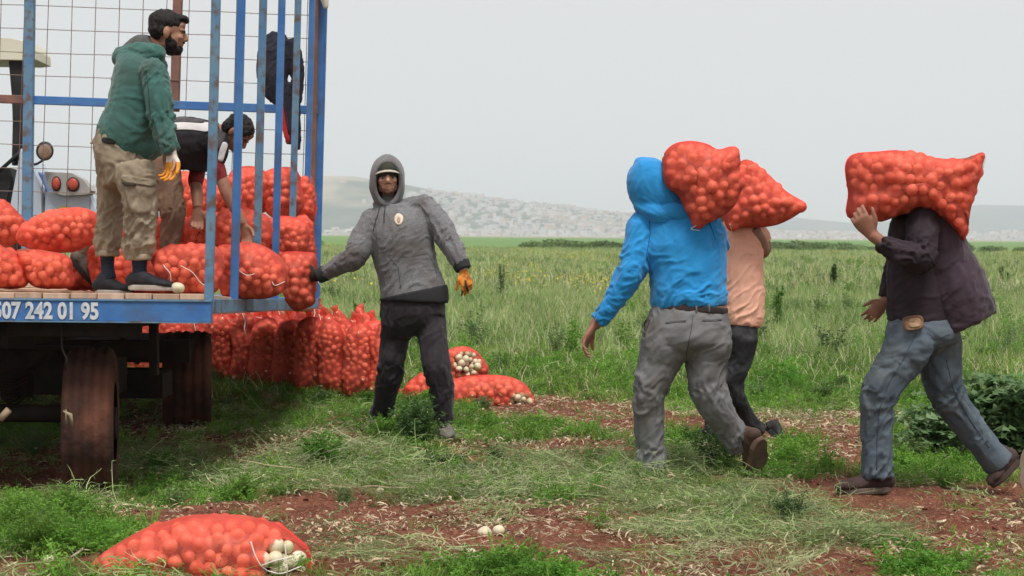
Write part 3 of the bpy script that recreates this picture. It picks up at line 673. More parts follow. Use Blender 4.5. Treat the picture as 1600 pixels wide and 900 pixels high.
# right side: bottom rail sagging towards the front, slats, front corner
def sidept(D, z, dx=0): return np.array((XC+dx+LEAN*(z-.9), D, z))
def railz(D): return 1.25-(466.5-(368-4))*D/F + (D-DN)*.002
rs = Sh(); pts = [(D, railz(D)) for D in np.linspace(DN+.02, D2, 9)]
for (a, za), (b, zb) in zip(pts, pts[1:]): rs.bar(sidept(a, za-.04), sidept(b+.003, zb-.04), .05, .075, bev=.004)
mk('side_rail', rs.arr(), rs.F, BLUEW, TR, smooth=False)
fl = Sh()
for (a, za), (b, zb) in zip(pts, pts[1:]): fl.bar(sidept(a, za-.079, .02), sidept(b+.003, zb-.079, .02), .085, .006)
mk('rail_lip', fl.arr(), fl.F, RUST, TR, smooth=False)
TOP = 3.32
for n in range(7):
    D = DN*(1+.0935*n)+(.0 if n else .02); a = sidept(D, railz(D)-.02); b = sidept(D, TOP)
    s = Sh(); s.bar(a, b, .046, .03, up=(0, 1, 0), bev=.003); sl = mk('slat', s.arr(), s.F, BLUEW if n in (0, 2, 4) else BLUE, TR, smooth=False)
tr_ = Sh(); tr_.bar(sidept(DN-.02, TOP), sidept(D2, TOP), .05, .06); mk('top_rail', tr_.arr(), tr_.F, BLUE, TR, smooth=False)
mr = Sh()
# front wall: posts, rails, wire mesh
def fr(u, v, D=D2): return np.array(P(u, v, D))
def fpost(u0, wpx, m, v1, v0=-260, dd=0):
    a = fr(u0-6.5, v1, D2+dd); b = fr(u0+10, v0, D2+dd); a[1] = b[1] = D2+dd; bar1('front_post', a, b, wpx/F*D2, .06, m, up=(0, 1, 0))
fpost(47, 15, BLUEW, 470); fpost(281, 13.5, RUST, 175, dd=.06); fpost(490.5, 10, RUST, 480); fpost(500, 8, BLUE, 480, dd=.09); fpost(-190, 15, BLUE, 470)
for (u0, v0, u1, v1, t, m) in [(-330, 144, 52, 157, 13, RUST), (54, 157, 498, 173, 13, BLUE), (-330, -250, 505, -236, 13, BLUE), (-330, 440, 490, 474, 14, BLUE)]:
    a = fr(u0, v0, D2+.035); b = fr(u1, v1, D2+.035); a[1] = b[1] = D2+.035; bar1('cross_rail', a, b, .05, t/F*D2, m)
wm_ = Sh()
for k in range(-9, 12):
    u = 75+37*k-(0 if k < 6 else 2); wm_.tube([np.array(fr(u-13+random.uniform(-1.5, 1.5), 440, D2-.02)), np.array(fr(u-6+random.uniform(-1.5, 1.5), 220, D2-.02+random.uniform(-.01, .01))), np.array(fr(u+1, 0, D2-.02)), np.array(fr(u+8, -245, D2-.02))], .0033, 5)
mk('upright_wires', wm_.arr(), wm_.F, WIREM, TR)
wm_ = Sh()
for k in range(-7, 11):
    v = 8+36.4*k; 
    if abs(v-150) < 8: continue
    ps = []
    for u in np.linspace(-330, 496, 12): ps.append(np.array(fr(u, v+(u-30)*.034+random.uniform(-1, 1), D2-.024)))
    wm_.tube(ps, .0033, 5)
mk('level_wires', wm_.arr(), wm_.F, WIREM, TR)
# white tarp corner at the top
s = Sh(); s.loft([(*P(498, -14, D2-.1), .03, .03), (*P(506, -4, D2-.1), .035, .03), (*P(509, 10, D2-.1), .022, .02)], n=8, rnd=(True, True)); mk('sheet_corner', s.arr(), s.F, M('dirty_white_sheet', (.6, .58, .5), (.5, .47, .4), 9), TR)
# chassis
for x in (-3.75, -2.72):
    bar1('chassis_beam', (x, DN+.15, .7), (x, D2-.2, .62), .09, .15, DKST)
for y in (DN+.2, 8.6, 9.6, 10.6, 11.6): bar1('cross_member', (XL+.1, y, .74-.02*(y-8)), (XC-.95 if y > 8.3 else XC-.4, y, .74-.02*(y-8)), .08, .09, DKST)
def wheel(x, y, r, wd, yaw=0):
    n = 84; V = []; prof = [(-wd/2, r*.55), (-wd/2*1.04, r*.72), (-wd/2*1.02, r*.88), (-wd/2*.9, r*.965)]+[q for g_ in (-.3, -.1, .1, .3) for q in ((wd*(g_-.055), r*.995), (wd*(g_-.02), r*.97), (wd*(g_+.02), r*.97), (wd*(g_+.055), r*.998))]+[(wd/2*.9, r*.965), (wd/2*1.02, r*.88), (wd/2*1.04, r*.72), (wd/2, r*.55)]
    zc = float(gz(x, y))+r-.05; np_ = len(prof)
    e = bpy.data.objects.new('wheel', None); COL.objects.link(e); e.parent = TR; e.location = Vector((x, y, zc))-ORG[TR.name]; ORG[e.name] = Vector((x, y, zc))
    for k in range(n):
        a = 2*math.pi*k/n
        for (dx, rr) in prof:
            rr *= 1+.022*float(fbm(np.array([[dx*14+x, math.cos(a)*9, math.sin(a)*9]]), 5, 2)[0])-(.012 if (k % 4 == 0 and abs(dx) > wd*.28 and rr > r*.85) else 0); V.append((x+dx, y+rr*math.cos(a), zc+rr*math.sin(a)))
    Fc = [(k*np_+j, ((k+1) % n)*np_+j, ((k+1) % n)*np_+j+1, k*np_+j+1) for k in range(n) for j in range(np_-1)]
    t = mk('tyre', V, Fc, TYRE, e)
    b = Sh()
    for k in range(44):
        for sgn in (-1, 1):
            a = 2*math.pi*(k+.25*sgn)/44; c = np.array((x+sgn*wd*.27, y+(r+.002)*math.cos(a), zc+(r+.002)*math.sin(a))); er = np.array((0, math.cos(a), math.sin(a))); et = np.array((0, -math.sin(a), math.cos(a))); ex = np.array((1., 0, 0)); ang = .5*sgn
            b.box(c, (wd*.4, .026, .007), (ex*math.cos(ang)+et*math.sin(ang), -ex*math.sin(ang)+et*math.cos(ang), er), .004)
    pass
    s = Sh(); s.tube([(x-wd*.42, y, zc), (x+wd*.42, y, zc)], r*.56, 24); s.tube([(x+wd*.3, y, zc), (x+wd*.52, y, zc)], .09, 14); mk('rim', s.arr(), s.F, DKST, e, smooth=False); e.rotation_euler = (0, 0, yaw)
wheel(-2.33, 8.5, .42, .26, .2); wheel(-2.40, 11.35, .38, .34, .2); wheel(-4.0, 8.5, .42, .31); wheel(-4.1, 11.35, .38, .36)
s = Sh(); s.tube([(-4.0, 8.5, .24), (-2.3, 8.5, .24)], .05, 10); s.tube([(-4.0, 11.35, .2), (-2.47, 11.35, .2)], .05, 10); mk('axle', s.arr()[:20], [f for f in s.F if max(f) < 20], DKST, TR); mk('axle', s.arr()[20:]*1.0, [tuple(i-20 for i in f) for f in s.F if min(f) >= 20], DKST, TR)
for (x, y0) in ((-3.0, 8.5), (-2.75, 8.5), (-2.75, 11.3)):
    for k in range(7):
        L_ = .55-.055*k; sp = Sh(); sp.tube([(x, y0-L_, .52-.028*k), (x, y0-L_*.5, .46-.026*k), (x, y0, .44-.026*k), (x, y0+L_*.5, .46-.026*k), (x, y0+L_, .52-.028*k)], .011, 4); mk('spring_leaf', sp.arr(), sp.F, DKST, TR, smooth=False)
box1('spring_hanger', (-3.0, 8.05, .62), (.09, .06, .3), DKST); box1('spring_hanger', (-2.75, 8.05, .62), (.09, .06, .3), DKST)
box1('front_turntable', (-2.95, 11.35, .40), (1.3, .8, .16), DKST); box1('tool_box', (-3.05, 10.2, .33), (.9, .35, .30), DKST);  box1('bumper_bracket', (-3.2, 8.1, .2), (.8, .08, .09), DKST)
bar1('drop_bracket', P(240, 497, 8.9), P(241, 586, 8.9), .05, .05, DKST); bar1('brace', P(150, 545, 9.4), P(245, 548, 9.4), .06, .09, DKST); bar1('brace', P(180, 600, 10.6), P(262, 600, 10.6), .3, .17, DKST)
box1('rear_bracket', P(37, 600, 8.75), (.12, .02, .15), M('grimy_plate', (.02, .017, .015), (.012, .01, .01), 8))
s = Sh(); s.tube([P(0, 655, 8.2), P(14, 640, 8.2)], .02, 6); mk('wooden_chock', s.arr(), s.F, M('pale_wood', (.45, .33, .22)), TR)
s = Sh(); s.tube([P(96, 500, 8.06), P(97, 545, 8.05), P(104, 560, 8.05), P(103, 578, 8.06)], .006, 5); mk('hose', s.arr(), s.F, DKST, TR)
s = Sh(); s.tube([P(99, 642, 8.03), P(110, 648, 8.02), P(114, 668, 8.04)], [.004, .012, .004], 5); s.tube([P(103, 640, 8.02), P(104, 662, 8.03)], [.003, .007], 5); t = mk('dry_leaf', s.arr(), s.F, DRYM); tag(t, 'dry curled leaf stuck to the near trailer tyre', 'leaf')
KEEP.append((-2.33, 8.5, .3))
# ---- tractor beyond the front wall
DT = 14.5
TRC = empty('tractor', (P(-40, 368, DT+1).x, DT+1, 0), 'white and blue tractor with cream roof parked ahead of the trailer, seen through the mesh', 'tractor')
CREAM = M('cream_roof', (.66, .65, .52), (.6, .58, .46), 3, .6); TBL = M('tractor_blue', (.03, .09, .24), (.05, .12, .28), 3, .35); TWH = M('tractor_pale_blue', (.5, .56, .64), (.42, .48, .56), 3, .4); BLK = M('black_plastic', (.012, .012, .013), (.025, .025, .025), 8, .6); PLG = M('light_panel_grey', (.3, .29, .28), (.36, .34, .32), 5, .6); LR = M('orange_red_lens', (.36, .05, .03), (.46, .09, .045), 14, .45); GLS = M('grimy_mirror', (.2, .13, .08), (.28, .2, .14), 10, .3)
def pp(u, v, d=0): return np.array(P(u, v, DT+d))
def slab(name, poly, d0, th, m, par=TRC, bevel=.02):
    """flat-sided solid with a pixel outline, real thickness th metres"""
    n = len(poly); V = [pp(u, v, d0) for u, v in poly]; c = sum(V)/n; A = [c+(q-c)*.97-nVD*.0 for q in V]; A = [q for q in A]
    V2 = [q+nVD*bevel for q in V]; V3 = [q+nVD*th for q in V]
    Fc = [tuple(range(n)), tuple(2*n+i for i in range(n))[::-1]]
    Fc += [(i, (i+1) % n, n+(i+1) % n, n+i)[::-1] for i in range(n)]+[(n+i, n+(i+1) % n, 2*n+(i+1) % n, 2*n+i)[::-1] for i in range(n)]
    o = mk(name, A+V2+V3, Fc, m, par, smooth=False); return o
slab('roof', [(-240, 54), (-60, 54), (20, 60), (48, 66), (54, 78), (55, 92), (40, 94), (-240, 90)], 0, .5, CREAM)
slab('pillar', [(13, 92), (36, 92), (39, 110), (34, 200), (37, 252), (22, 256), (18, 150)], .05, .1, BLK)
slab('pillar', [(-190, 88), (-176, 88), (-176, 250), (-190, 252)], .05, .1, BLK)
slab('pillar', [(22, 92), (34, 92), (30, 258), (18, 258)], 1.15, .08, BLK)
slab('rear_frame', [(-200, 262), (14, 262), (20, 282), (6, 340), (-200, 340)], .12, .35, BLK)
slab('mudguard', [(14, 330), (32, 232), (44, 250), (64, 292), (66, 345), (10, 345)], -.15, .5, TWH)
slab('side_panel', [(50, 262), (64, 272), (78, 310), (82, 360), (56, 360), (48, 300)], -.02, .45, TBL)
lp = slab('light_panel', [(68, 268), (112, 270), (130, 280), (144, 298), (138, 304), (100, 306), (84, 302), (74, 290)], -.2, .14, PLG, bevel=.015)
slab('body_panel', [(70, 300), (140, 303), (152, 330), (150, 380), (66, 380)], -.12, .6, TWH)
slab('hood', [(-160, 300), (0, 300), (0, 420), (-160, 420)], .9, 1.6, TBL)
for (u, v, r1, r2) in ((88, 287, .036, .058), (114, 288, .05, .056)):
    c = pp(u, v, -.21); s = Sh(); s.ell(c, (r1*1.25, .012, r2*1.22), (nVR, nVD, nVU)); b = mk('lamp_ring', s.arr(), s.F, BLK, lp); 
    s = Sh(); s.ell(c-nVD*.006, (r1, .022, r2), (nVR, nVD, nVU)); mk('lamp', s.arr(), s.F, LR, lp)
s = Sh(); s.ell(pp(70, 236, -.3), (.083, .03, .09), (nVR, nVD, nVU)); mi_ = mk('mirror', s.arr(), s.F, BLK, TRC)
s = Sh(); s.ell(pp(70, 237, -.315), (.066, .02, .073), (nVR, nVD, nVU)); mk('mirror_glass', s.arr(), s.F, GLS, mi_)
s = Sh(); s.tube([pp(68, 250, -.3), pp(58, 256, -.2), pp(30, 262, 0)], .012, 6); s.tube([pp(34, 236, 0), pp(-10, 275, .1)], .02, 6); mk('mirror_arm', s.arr(), s.F, BLK, TRC)
for u in (20, -190):
    V = []; zc = .72; xw = P(u, 368, DT+.9).x; s = Sh(); s.tube([(xw-.2, DT+.9, zc), (xw-.17, DT+.9, zc), (xw+.17, DT+.9, zc), (xw+.2, DT+.9, zc)], [.66, .72, .72, .66], 36); mk('rear_wheel', s.arr(), s.F, TYRE, TRC)
slab('rear_plate', [(92, 322), (106, 322), (106, 332), (92, 332)], -.14, .02, M('yellow_plate', (.5, .42, .1)))
# ================================================================ onion sacks
def netmat():
    m = bpy.data.materials.new('red_net'); m.use_nodes = True; n = m.node_tree; N = n.nodes; L = n.links; N.remove(N['Principled BSDF'])
    tc = N.new('ShaderNodeTexCoord'); t = N.new('ShaderNodeTexNoise'); t.inputs['Scale'].default_value = 14; t.inputs['Detail'].default_value = 3; L.new(tc.outputs['Object'], t.inputs['Vector'])
    oi = N.new('ShaderNodeObjectInfo')
    cr = N.new('ShaderNodeMix'); cr.data_type = 'RGBA'; cr.inputs[6].default_value = (.82, .1, .075, 1); cr.inputs[7].default_value = (.92, .24, .17, 1); L.new(t.outputs[0], cr.inputs[0])
    hv = N.new('ShaderNodeHueSaturation'); r1 = N.new('ShaderNodeMapRange'); r1.inputs[3].default_value = .85; r1.inputs[4].default_value = 1.1; L.new(oi.outputs['Random'], r1.inputs[0]); L.new(r1.outputs[0], hv.inputs['Value']); L.new(cr.outputs[2], hv.inputs['Color'])
    d = N.new('ShaderNodeBsdfDiffuse'); L.new(hv.outputs[0], d.inputs[0]); tr = N.new('ShaderNodeBsdfTranslucent'); L.new(hv.outputs[0], tr.inputs[0])
    g = N.new('ShaderNodeBsdfGlossy'); g.inputs['Roughness'].default_value = .45; g.inputs[0].default_value = (1, .75, .7, 1)
    m1 = N.new('ShaderNodeMixShader'); m1.inputs[0].default_value = .4; L.new(d.outputs[0], m1.inputs[1]); L.new(tr.outputs[0], m1.inputs[2])
    m2 = N.new('ShaderNodeMixShader'); m2.inputs[0].default_value = .03; L.new(m1.outputs[0], m2.inputs[1]); L.new(g.outputs[0], m2.inputs[2])
    tp = N.new('ShaderNodeBsdfTransparent'); tp.inputs[0].default_value = (1, .61, .54, 1)
    # weave: fine diagonal net, plus thicker bunched areas
    t2 = N.new('ShaderNodeTexNoise'); t2.inputs['Scale'].default_value = 7; t2.inputs['Detail'].default_value = 4; mp = N.new('ShaderNodeMapping'); mp.inputs['Scale'].default_value = (1, 1, .35); mp.inputs['Rotation'].default_value = (.3, .5, 0); L.new(tc.outputs['Object'], mp.inputs[0]); L.new(mp.outputs[0], t2.inputs['Vector'])
    wv = N.new('ShaderNodeTexVoronoi'); wv.inputs['Scale'].default_value = 240; L.new(tc.outputs['Object'], wv.inputs['Vector'])
    lw = N.new('ShaderNodeLayerWeight'); lw.inputs[0].default_value = .35
    a = N.new('ShaderNodeMath'); a.operation = 'MULTIPLY_ADD'; a.inputs[1].default_value = .9; a.inputs[2].default_value = -.13; L.new(t2.outputs[0], a.inputs[0])
    b = N.new('ShaderNodeMath'); b.operation = 'MULTIPLY_ADD'; b.inputs[1].default_value = .22; L.new(wv.outputs[0], b.inputs[0]); L.new(a.outputs[0], b.inputs[2])
    c = N.new('ShaderNodeMath'); c.operation = 'MULTIPLY_ADD'; c.inputs[1].default_value = .38; c.use_clamp = True; L.new(lw.outputs['Facing'], c.inputs[0]); L.new(b.outputs[0], c.inputs[2])
    m3 = N.new('ShaderNodeMixShader'); L.new(c.outputs[0], m3.inputs[0]); L.new(tp.outputs[0], m3.inputs[1]); L.new(m2.outputs[0], m3.inputs[2])
    L.new(m3.outputs[0], N['Material Output'].inputs[0]); return m
NET = netmat()
ONI = M('netted_onion', (.84, .48, .33), (.95, .72, .55), 30, .45, c3=(.6, .22, .1), s3=16)
ONW = M('bare_onion', (.58, .5, .34), (.7, .62, .46), 22, .45, c3=(.42, .42, .18), s3=14)
CORE = M('sack_core_shade', (.3, .07, .045), (.4, .11, .07), 20, .9)  # dark red filler colour, paints the shade in the gaps between onions
def tone(m):
    n = m.node_tree; N = n.nodes; L = n.links; b = N['Principled BSDF']; src = b.inputs['Base Color'].links[0].from_socket; a = N.new('ShaderNodeAttribute'); a.attribute_name = 'tone'; x = N.new('ShaderNodeMix'); x.data_type = 'RGBA'; r = N.new('ShaderNodeMapRange'); r.inputs[1].default_value = .1; r.inputs[2].default_value = 1; r.inputs[4].default_value = .75; L.new(a.outputs['Fac'], r.inputs[0]); L.new(r.outputs[0], x.inputs[0]); L.new(src, x.inputs[6]); x.inputs[7].default_value = (.95, .82, .62, 1); L.new(x.outputs[2], b.inputs['Base Color'])
tone(ONI)
STR = M('white_string', (.75, .7, .64), rough=.8)
SEAM = M('net_seam', (.7, .03, .03), (.85, .06, .05), 30, .7)
ico = None
def icos(n2):
    import bmesh
    bm = bmesh.new(); bmesh.ops.create_icosphere(bm, subdivisions=n2, radius=1); V = np.array([v.co[:] for v in bm.verts]); Fc = np.array([[v.index for v in f.verts] for f in bm.faces]); bm.free(); return V, Fc
ICO = {1: icos(1), 2: icos(2), 3: icos(3)}
def closed_spline(pts, n):
    p = np.array(pts, float); m = len(p); out = []
    per = 14
    for i in range(m):
        p0, p1, p2, p3 = p[(i-1) % m], p[i], p[(i+1) % m], p[(i+2) % m]
        for k in range(per):
            t = k/per; out.append(.5*((2*p1)+(-p0+p2)*t+(2*p0-5*p1+4*p2-p3)*t*t+(-p0+3*p1-3*p2+p3)*t**3))
    out = np.array(out); seg = np.linalg.norm(np.roll(out, -1, 0)-out, axis=1); cs = np.concatenate([[0], np.cumsum(seg)]); o2 = np.vstack([out, out[:1]])
    s = np.linspace(0, cs[-1], n, endpoint=False); return np.stack([np.interp(s, cs, o2[:, k]) for k in (0, 1)], 1)
def sack_geo(poly, D, T, seed, ron=.033, nth=112, nph=52, ctr=None, bare=None, tilt=(0, 0), lump=.02, ico_n=2, maxn=260, deep=True):
    r = np.random.default_rng(seed); B = closed_spline(poly, nth); C = B.mean(0) if ctr is None else np.array(ctr, float); ppm = F/D
    ph = np.linspace(0, math.pi, nph+1); rr = np.sin(ph)**.75; h = np.sign(np.cos(ph))*np.abs(np.cos(ph))**.9
    U = C[0]+rr[:, None]*(B[:, 0]-C[0])[None]; Vv = C[1]+rr[:, None]*(B[:, 1]-C[1])[None]
    dep = D-(h[:, None]*T)*np.ones((1, nth))+tilt[0]*(U-C[0])/ppm+tilt[1]*(Vv-C[1])/ppm
    S = nCP+((U-800)/F*D)[..., None]*nVR-((Vv-450)/F*D)[..., None]*nVU+dep[..., None]*nVD
    def norm(S):
        a = np.roll(S, -1, 1)-np.roll(S, 1, 1); b = np.gradient(S, axis=0); n = np.cross(a, b); l = np.linalg.norm(n, axis=-1, keepdims=True); n = n/(l+1e-12)
        n[0] = -nVD; n[-1] = nVD
        c = S.reshape(-1, 3).mean(0); sg = np.sign(((S-c)*n).sum(-1).sum()); return n*(sg if sg else 1)
    Nn = norm(S); S = S+Nn*(lump*fbm(S*5.5, seed, 2)[..., None]*np.clip(np.sin(ph)*3, 0, 1)[:, None, None]); Nn = norm(S)
    # onion centres by dart throwing
    cs = []; ns = []; cc = np.zeros((0, 3)); tries = 0; md = ron*1.42
    wj = np.linalg.norm(np.roll(S, -1, 1)-S, axis=-1)*np.linalg.norm(np.gradient(S, axis=0), axis=-1); wf = wj.ravel()/wj.sum(); pick_ = r.choice(len(wf), 5200, p=wf)
    Sf = S.reshape(-1, 3); Nf = Nn.reshape(-1, 3)
    # reject where the sack is thinner than an onion
    thin = np.linalg.norm(S-S[::-1], axis=-1).ravel(); sS = S[::2, ::2].reshape(-1, 3); sN = Nn[::2, ::2].reshape(-1, 3)
    def inside(c, m):
        v = sS-c; d2 = (v**2).sum(1); i = int(d2.argmin()); return d2[i] > (m*ron)**2 and (v[i]@sN[i]) > 0
    for q in pick_:
        if thin[q] < ron*2.1: continue
        c = Sf[q]-Nf[q]*ron*r.uniform(.92, 1.15)
        if len(cs) and np.min(((cc-c)**2).sum(1)) < md*md: continue
        if not inside(c, .84): continue
        cs.append(c); ns.append(Nf[q]); cc = np.array(cs)
        if len(cs) >= maxn: break
    n1 = len(cs)
    if deep:
        for q in pick_[::-1]:
            if thin[q] < ron*4: continue
            c = Sf[q]-Nf[q]*ron*r.uniform(2.1, 2.5)
            if len(cs) and np.min(((cc-c)**2).sum(1)) < (md*.92)**2: continue
            if not inside(c, 1.3): continue
            cs.append(c); cc = np.array(cs)
            if len(cs) > n1+maxn*.7: break
    cc = np.array(cs) if cs else np.zeros((1, 3)); rad_on = ron*r.uniform(.7, 1.12, len(cc))
    # net pulled over the onions
    d = -.62*ron*np.ones(len(Sf))
    for a in range(0, len(Sf), 2000):
        b = Sf[a:a+2000]; n = Nf[a:a+2000]; v = cc[None]-b[:, None]; al = (v*n[:, None]).sum(-1); d2 = (v**2).sum(-1)-al**2; R2 = (rad_on**2)[None]
        hgt = np.where(d2 < R2*1.0, al+np.sqrt(np.clip(R2-d2, 0, None)), -9); d[a:a+2000] = np.maximum(d[a:a+2000], hgt.max(1))
    d = np.clip(d, -.5*ron, .25*ron).reshape(S.shape[:2]); d = np.where(thin.reshape(d.shape) < ron*1.2, d*.3, d)
    for k in range(3): d = .5*d+.125*(np.roll(d, 1, 1)+np.roll(d, -1, 1)+np.vstack([d[:1], d[:-1]])+np.vstack([d[1:], d[-1:]]))
    NS = S+Nn*(d+.0045)[..., None]
    NS[0] = NS[0].mean(0); NS[-1] = NS[-1].mean(0)
    ii = (np.arange(nph)[:, None]*nth+np.arange(nth)[None]); jj = (np.arange(nph)[:, None]*nth+(np.arange(nth)[None]+1) % nth)
    Fq = np.stack([ii, jj, jj+nth, ii+nth], -1).reshape(-1, 4)
    bare_mask = np.zeros(len(cc), bool)
    if bare is not None:
        bu, bv, ru, rv, ang = bare; fc = NS.reshape(-1, 3)[Fq].mean(1)
        def uv(Q): w_ = Q-nCP; z = w_@nVD; return 800+F*(w_@nVR)/z, 450-F*(w_@nVU)/z
        def ins(Q, k):
            u, v = uv(Q); ca, sa = math.cos(ang), math.sin(ang); x = (u-bu)*ca+(v-bv)*sa; y = -(u-bu)*sa+(v-bv)*ca; dd = (Q-nCP)@nVD; return ((x/ru)**2+(y/rv)**2 < k)&(dd < D+T*.3)
        wob = 1+.35*fbm(fc*9, seed+3, 2); Fq = Fq[~ins(fc, wob)]; bare_mask = ins(cc, 1.1)
    # onions
    V0, F0 = ICO[ico_n]; A = []; Fa = []; Ab = []; Fb = []; na = nb = 0
    for k, c in enumerate(cc):
        ax = r.normal(0, 1, 3); ax /= np.linalg.norm(ax); q = V0*rad_on[k]*r.uniform(.84, 1.06, 3); al = V0@ax; q = q+ax[None]*(rad_on[k]*(.04*np.clip(al, 0, 1)**3-.12*al-.05))[:, None]; q = q+c
        if bare_mask[k]: Ab.append(q+0*c); Fb.append(F0+nb); nb += len(q)
        else: A.append(q); Fa.append(F0+na); na += len(q)
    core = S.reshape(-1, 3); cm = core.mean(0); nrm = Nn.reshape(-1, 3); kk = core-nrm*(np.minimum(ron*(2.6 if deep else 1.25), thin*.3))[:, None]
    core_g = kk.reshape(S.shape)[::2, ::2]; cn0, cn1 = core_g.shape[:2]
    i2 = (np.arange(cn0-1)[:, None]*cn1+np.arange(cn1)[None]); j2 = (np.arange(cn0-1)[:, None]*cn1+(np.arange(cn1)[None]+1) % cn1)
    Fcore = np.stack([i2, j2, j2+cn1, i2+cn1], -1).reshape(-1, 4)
    return dict(net=(NS.reshape(-1, 3), Fq), oni=(np.concatenate(A), np.concatenate(Fa)) if A else None, bare=(np.concatenate(Ab), np.concatenate(Fb)) if Ab else None, core=(core_g.reshape(-1, 3), Fcore), nv=len(V0), S=NS, B=B, C=C, T=T, D=D)
def sack_obj(g, label, group=None, strings=(), seams=True, name='onion_sack', base=None, seed=0):
    V = g['net'][0]
    if base is None: base = ((V[:, 0].min()+V[:, 0].max())/2, (V[:, 1].min()+V[:, 1].max())/2, V[:, 2].min())
    e = empty(name, base, label, 'sack', group)
    mk('net', g['net'][0], g['net'][1], NET, e)
    if g['oni']:
        o = mk('onions', g['oni'][0], g['oni'][1], ONI, e); o['kind'] = 'stuff'; nv = g['nv']; no = len(g['oni'][0])//nv; at = o.data.attributes.new('tone', 'FLOAT', 'POINT'); at.data.foreach_set('value', np.repeat(np.random.default_rng(seed+1).random(no), nv).astype(np.float32))
    if g['bare']: o = mk('bare_onions', g['bare'][0], g['bare'][1], ONW, e); o['kind'] = 'stuff'; o['label'] = 'pale uncovered onions showing at the open end'
    o = mk('shade_core', g['core'][0], g['core'][1], CORE, e); o['kind'] = 'stuff'  # smooth filler blob, not onions; its dark colour stands in for shade
    if seams:
        S = g['S']; mid = S.shape[0]//2; ring = S[mid]; n = len(ring); s = Sh(); a = (seed*7) % n; L_ = int(n*.3); pts = [ring[(a+k) % n] for k in range(0, L_, 2)]; s.tube(pts, .004, 5); mk('seam', s.arr(), s.F, SEAM, e)
    for st in strings:
        A_ = np.array(st, float); t_ = np.linspace(0, len(A_)-1, 5*len(A_)); e_ = np.vstack([2*A_[0]-A_[1], A_, 2*A_[-1]-A_[-2]]); pts_ = []
        for k in t_:
            i = min(int(k), len(A_)-2); f = k-i; p0, p1, p2, p3 = e_[i:i+4]; q = .5*(2*p1+(p2-p0)*f+(2*p0-5*p1+4*p2-p3)*f*f+(-p0+3*p1-3*p2+p3)*f**3); pts_.append(np.array(P(q[0], q[1], g['D']-g['T']*q[2]-.012)))
        s = Sh(); s.tube(pts_, .0021, 5); mk('string', s.arr(), s.F, STR, e)
    return e
def sack(poly, D, T, label, seed, strings=(), group=None, seams=True, **kw):
    return sack_obj(sack_geo(poly, D, T, seed, **kw), label, group, strings, seams, seed=seed)
# front sack
fs = sack([(133, 893), (152, 872), (200, 840), (255, 814), (300, 803), (380, 804), (430, 815), (462, 836), (484, 862), (484, 905), (462, 938), (330, 950), (200, 945), (150, 925)], 5.75, .2,
     'large red sack lying in the foreground with pale onions at its open right end', 11, nth=200, nph=92, ico_n=3, maxn=520, ron=.0325, bare=(448, 880, 36, 40, .1), ctr=(310, 880), lump=.012,
     strings=[[(392, 846, .9), (398, 866, .98), (408, 884, .98), (418, 892, .9)], [(408, 884, 1), (430, 876, 1), (455, 870, .9), (472, 862, .6)], [(445, 850, .9), (447, 870, .95), (449, 890, .95), (447, 905, .9)], [(418, 892, .95), (440, 896, 1), (470, 885, .7)], [(133, 893, 0), (131, 903, 0), (138, 912, .1)]])
# carried sacks
SG = 'sacks carried on the workers\' shoulders'
sack(
    [(1034, 262), (1040, 238), (1072, 222), (1104, 226), (1122, 236), (1150, 231), (1156, 250), (1152, 270), (1160, 290), (1148, 318), (1122, 342), (1090, 357), (1072, 335), (1062, 305), (1042, 288)], 7.93, .19,
    'red onion sack with knotted top corner on the blue-hooded man\'s shoulder', 21, group=SG, ron=.031, ctr=(1100, 282), nth=140, nph=64, strings=[[(1088, 352, .3), (1080, 358, .3), (1093, 360, .2)]], lump=.03)
sack([(1135, 300), (1150, 262), (1168, 250), (1195, 270), (1228, 300), (1259, 321), (1250, 331), (1228, 345), (1195, 354), (1160, 356), (1143, 362), (1132, 345)], 9.15, .17, 'red onion sack tapering to a corner on the peach shirted man\'s shoulder', 22, group=SG, ron=.032, nth=130, nph=60, ctr=(1180, 315), strings=[[(1140, 350, .5), (1144, 364, .2), (1136, 360, .2)]])
sack([(1320, 258), (1336, 239), (1380, 238), (1425, 235), (1470, 247), (1510, 246), (1536, 239), (1534, 258), (1528, 290), (1518, 330), (1508, 379), (1488, 368), (1462, 342), (1436, 330), (1405, 338), (1378, 348), (1350, 344), (1326, 335), (1328, 300)], 7.45, .2, 'big red onion sack lying across the head and neck of the dark jacket man', 23, group=SG, ron=.031, nth=190, nph=76, ctr=(1430, 290), lump=.012,
     maxn=420, strings=[[(1535, 240, 0), (1540, 246, 0), (1536, 262, 0)]])
s = Sh()
for (a, b, c) in (((1322, 256), (1316, 264), (1323, 272)), ((1326, 325), (1317, 333), (1326, 341))): s.tube([np.array(P(u, v, 7.4)) for u, v in (a, b, c)], .008, 5)
# ground sacks behind the grey hooded man
GG = 'sacks lying by the grey-hooded man'
sack([(688, 560), (700, 546), (730, 543), (752, 556), (763, 578), (752, 594), (725, 604), (700, 600), (684, 584)], 12.35, .17, 'short red sack tipped end-on behind the grey-hooded man, round window of pale onions', 31, group=GG, ron=.032, ico_n=2, bare=(731, 567, 22, 18, .2), nth=90, nph=44)
sack([(672, 612), (690, 600), (730, 588), (780, 588), (815, 597), (832, 618), (832, 642), (800, 644), (760, 642), (715, 640), (680, 640)], 11.6, .19, 'long red sack lying on its side with pale onions at its right end', 32, group=GG, ron=.032, bare=(815, 628, 17, 16, .2), nth=110, nph=48)
sack([(628, 612), (645, 592), (665, 584), (695, 590), (706, 615), (702, 642), (670, 636), (636, 636)], 12.0, .16, 'red sack lying behind the grey-hooded man\'s legs, partly hidden', 33, group=GG, ron=.032, nth=90, nph=40)
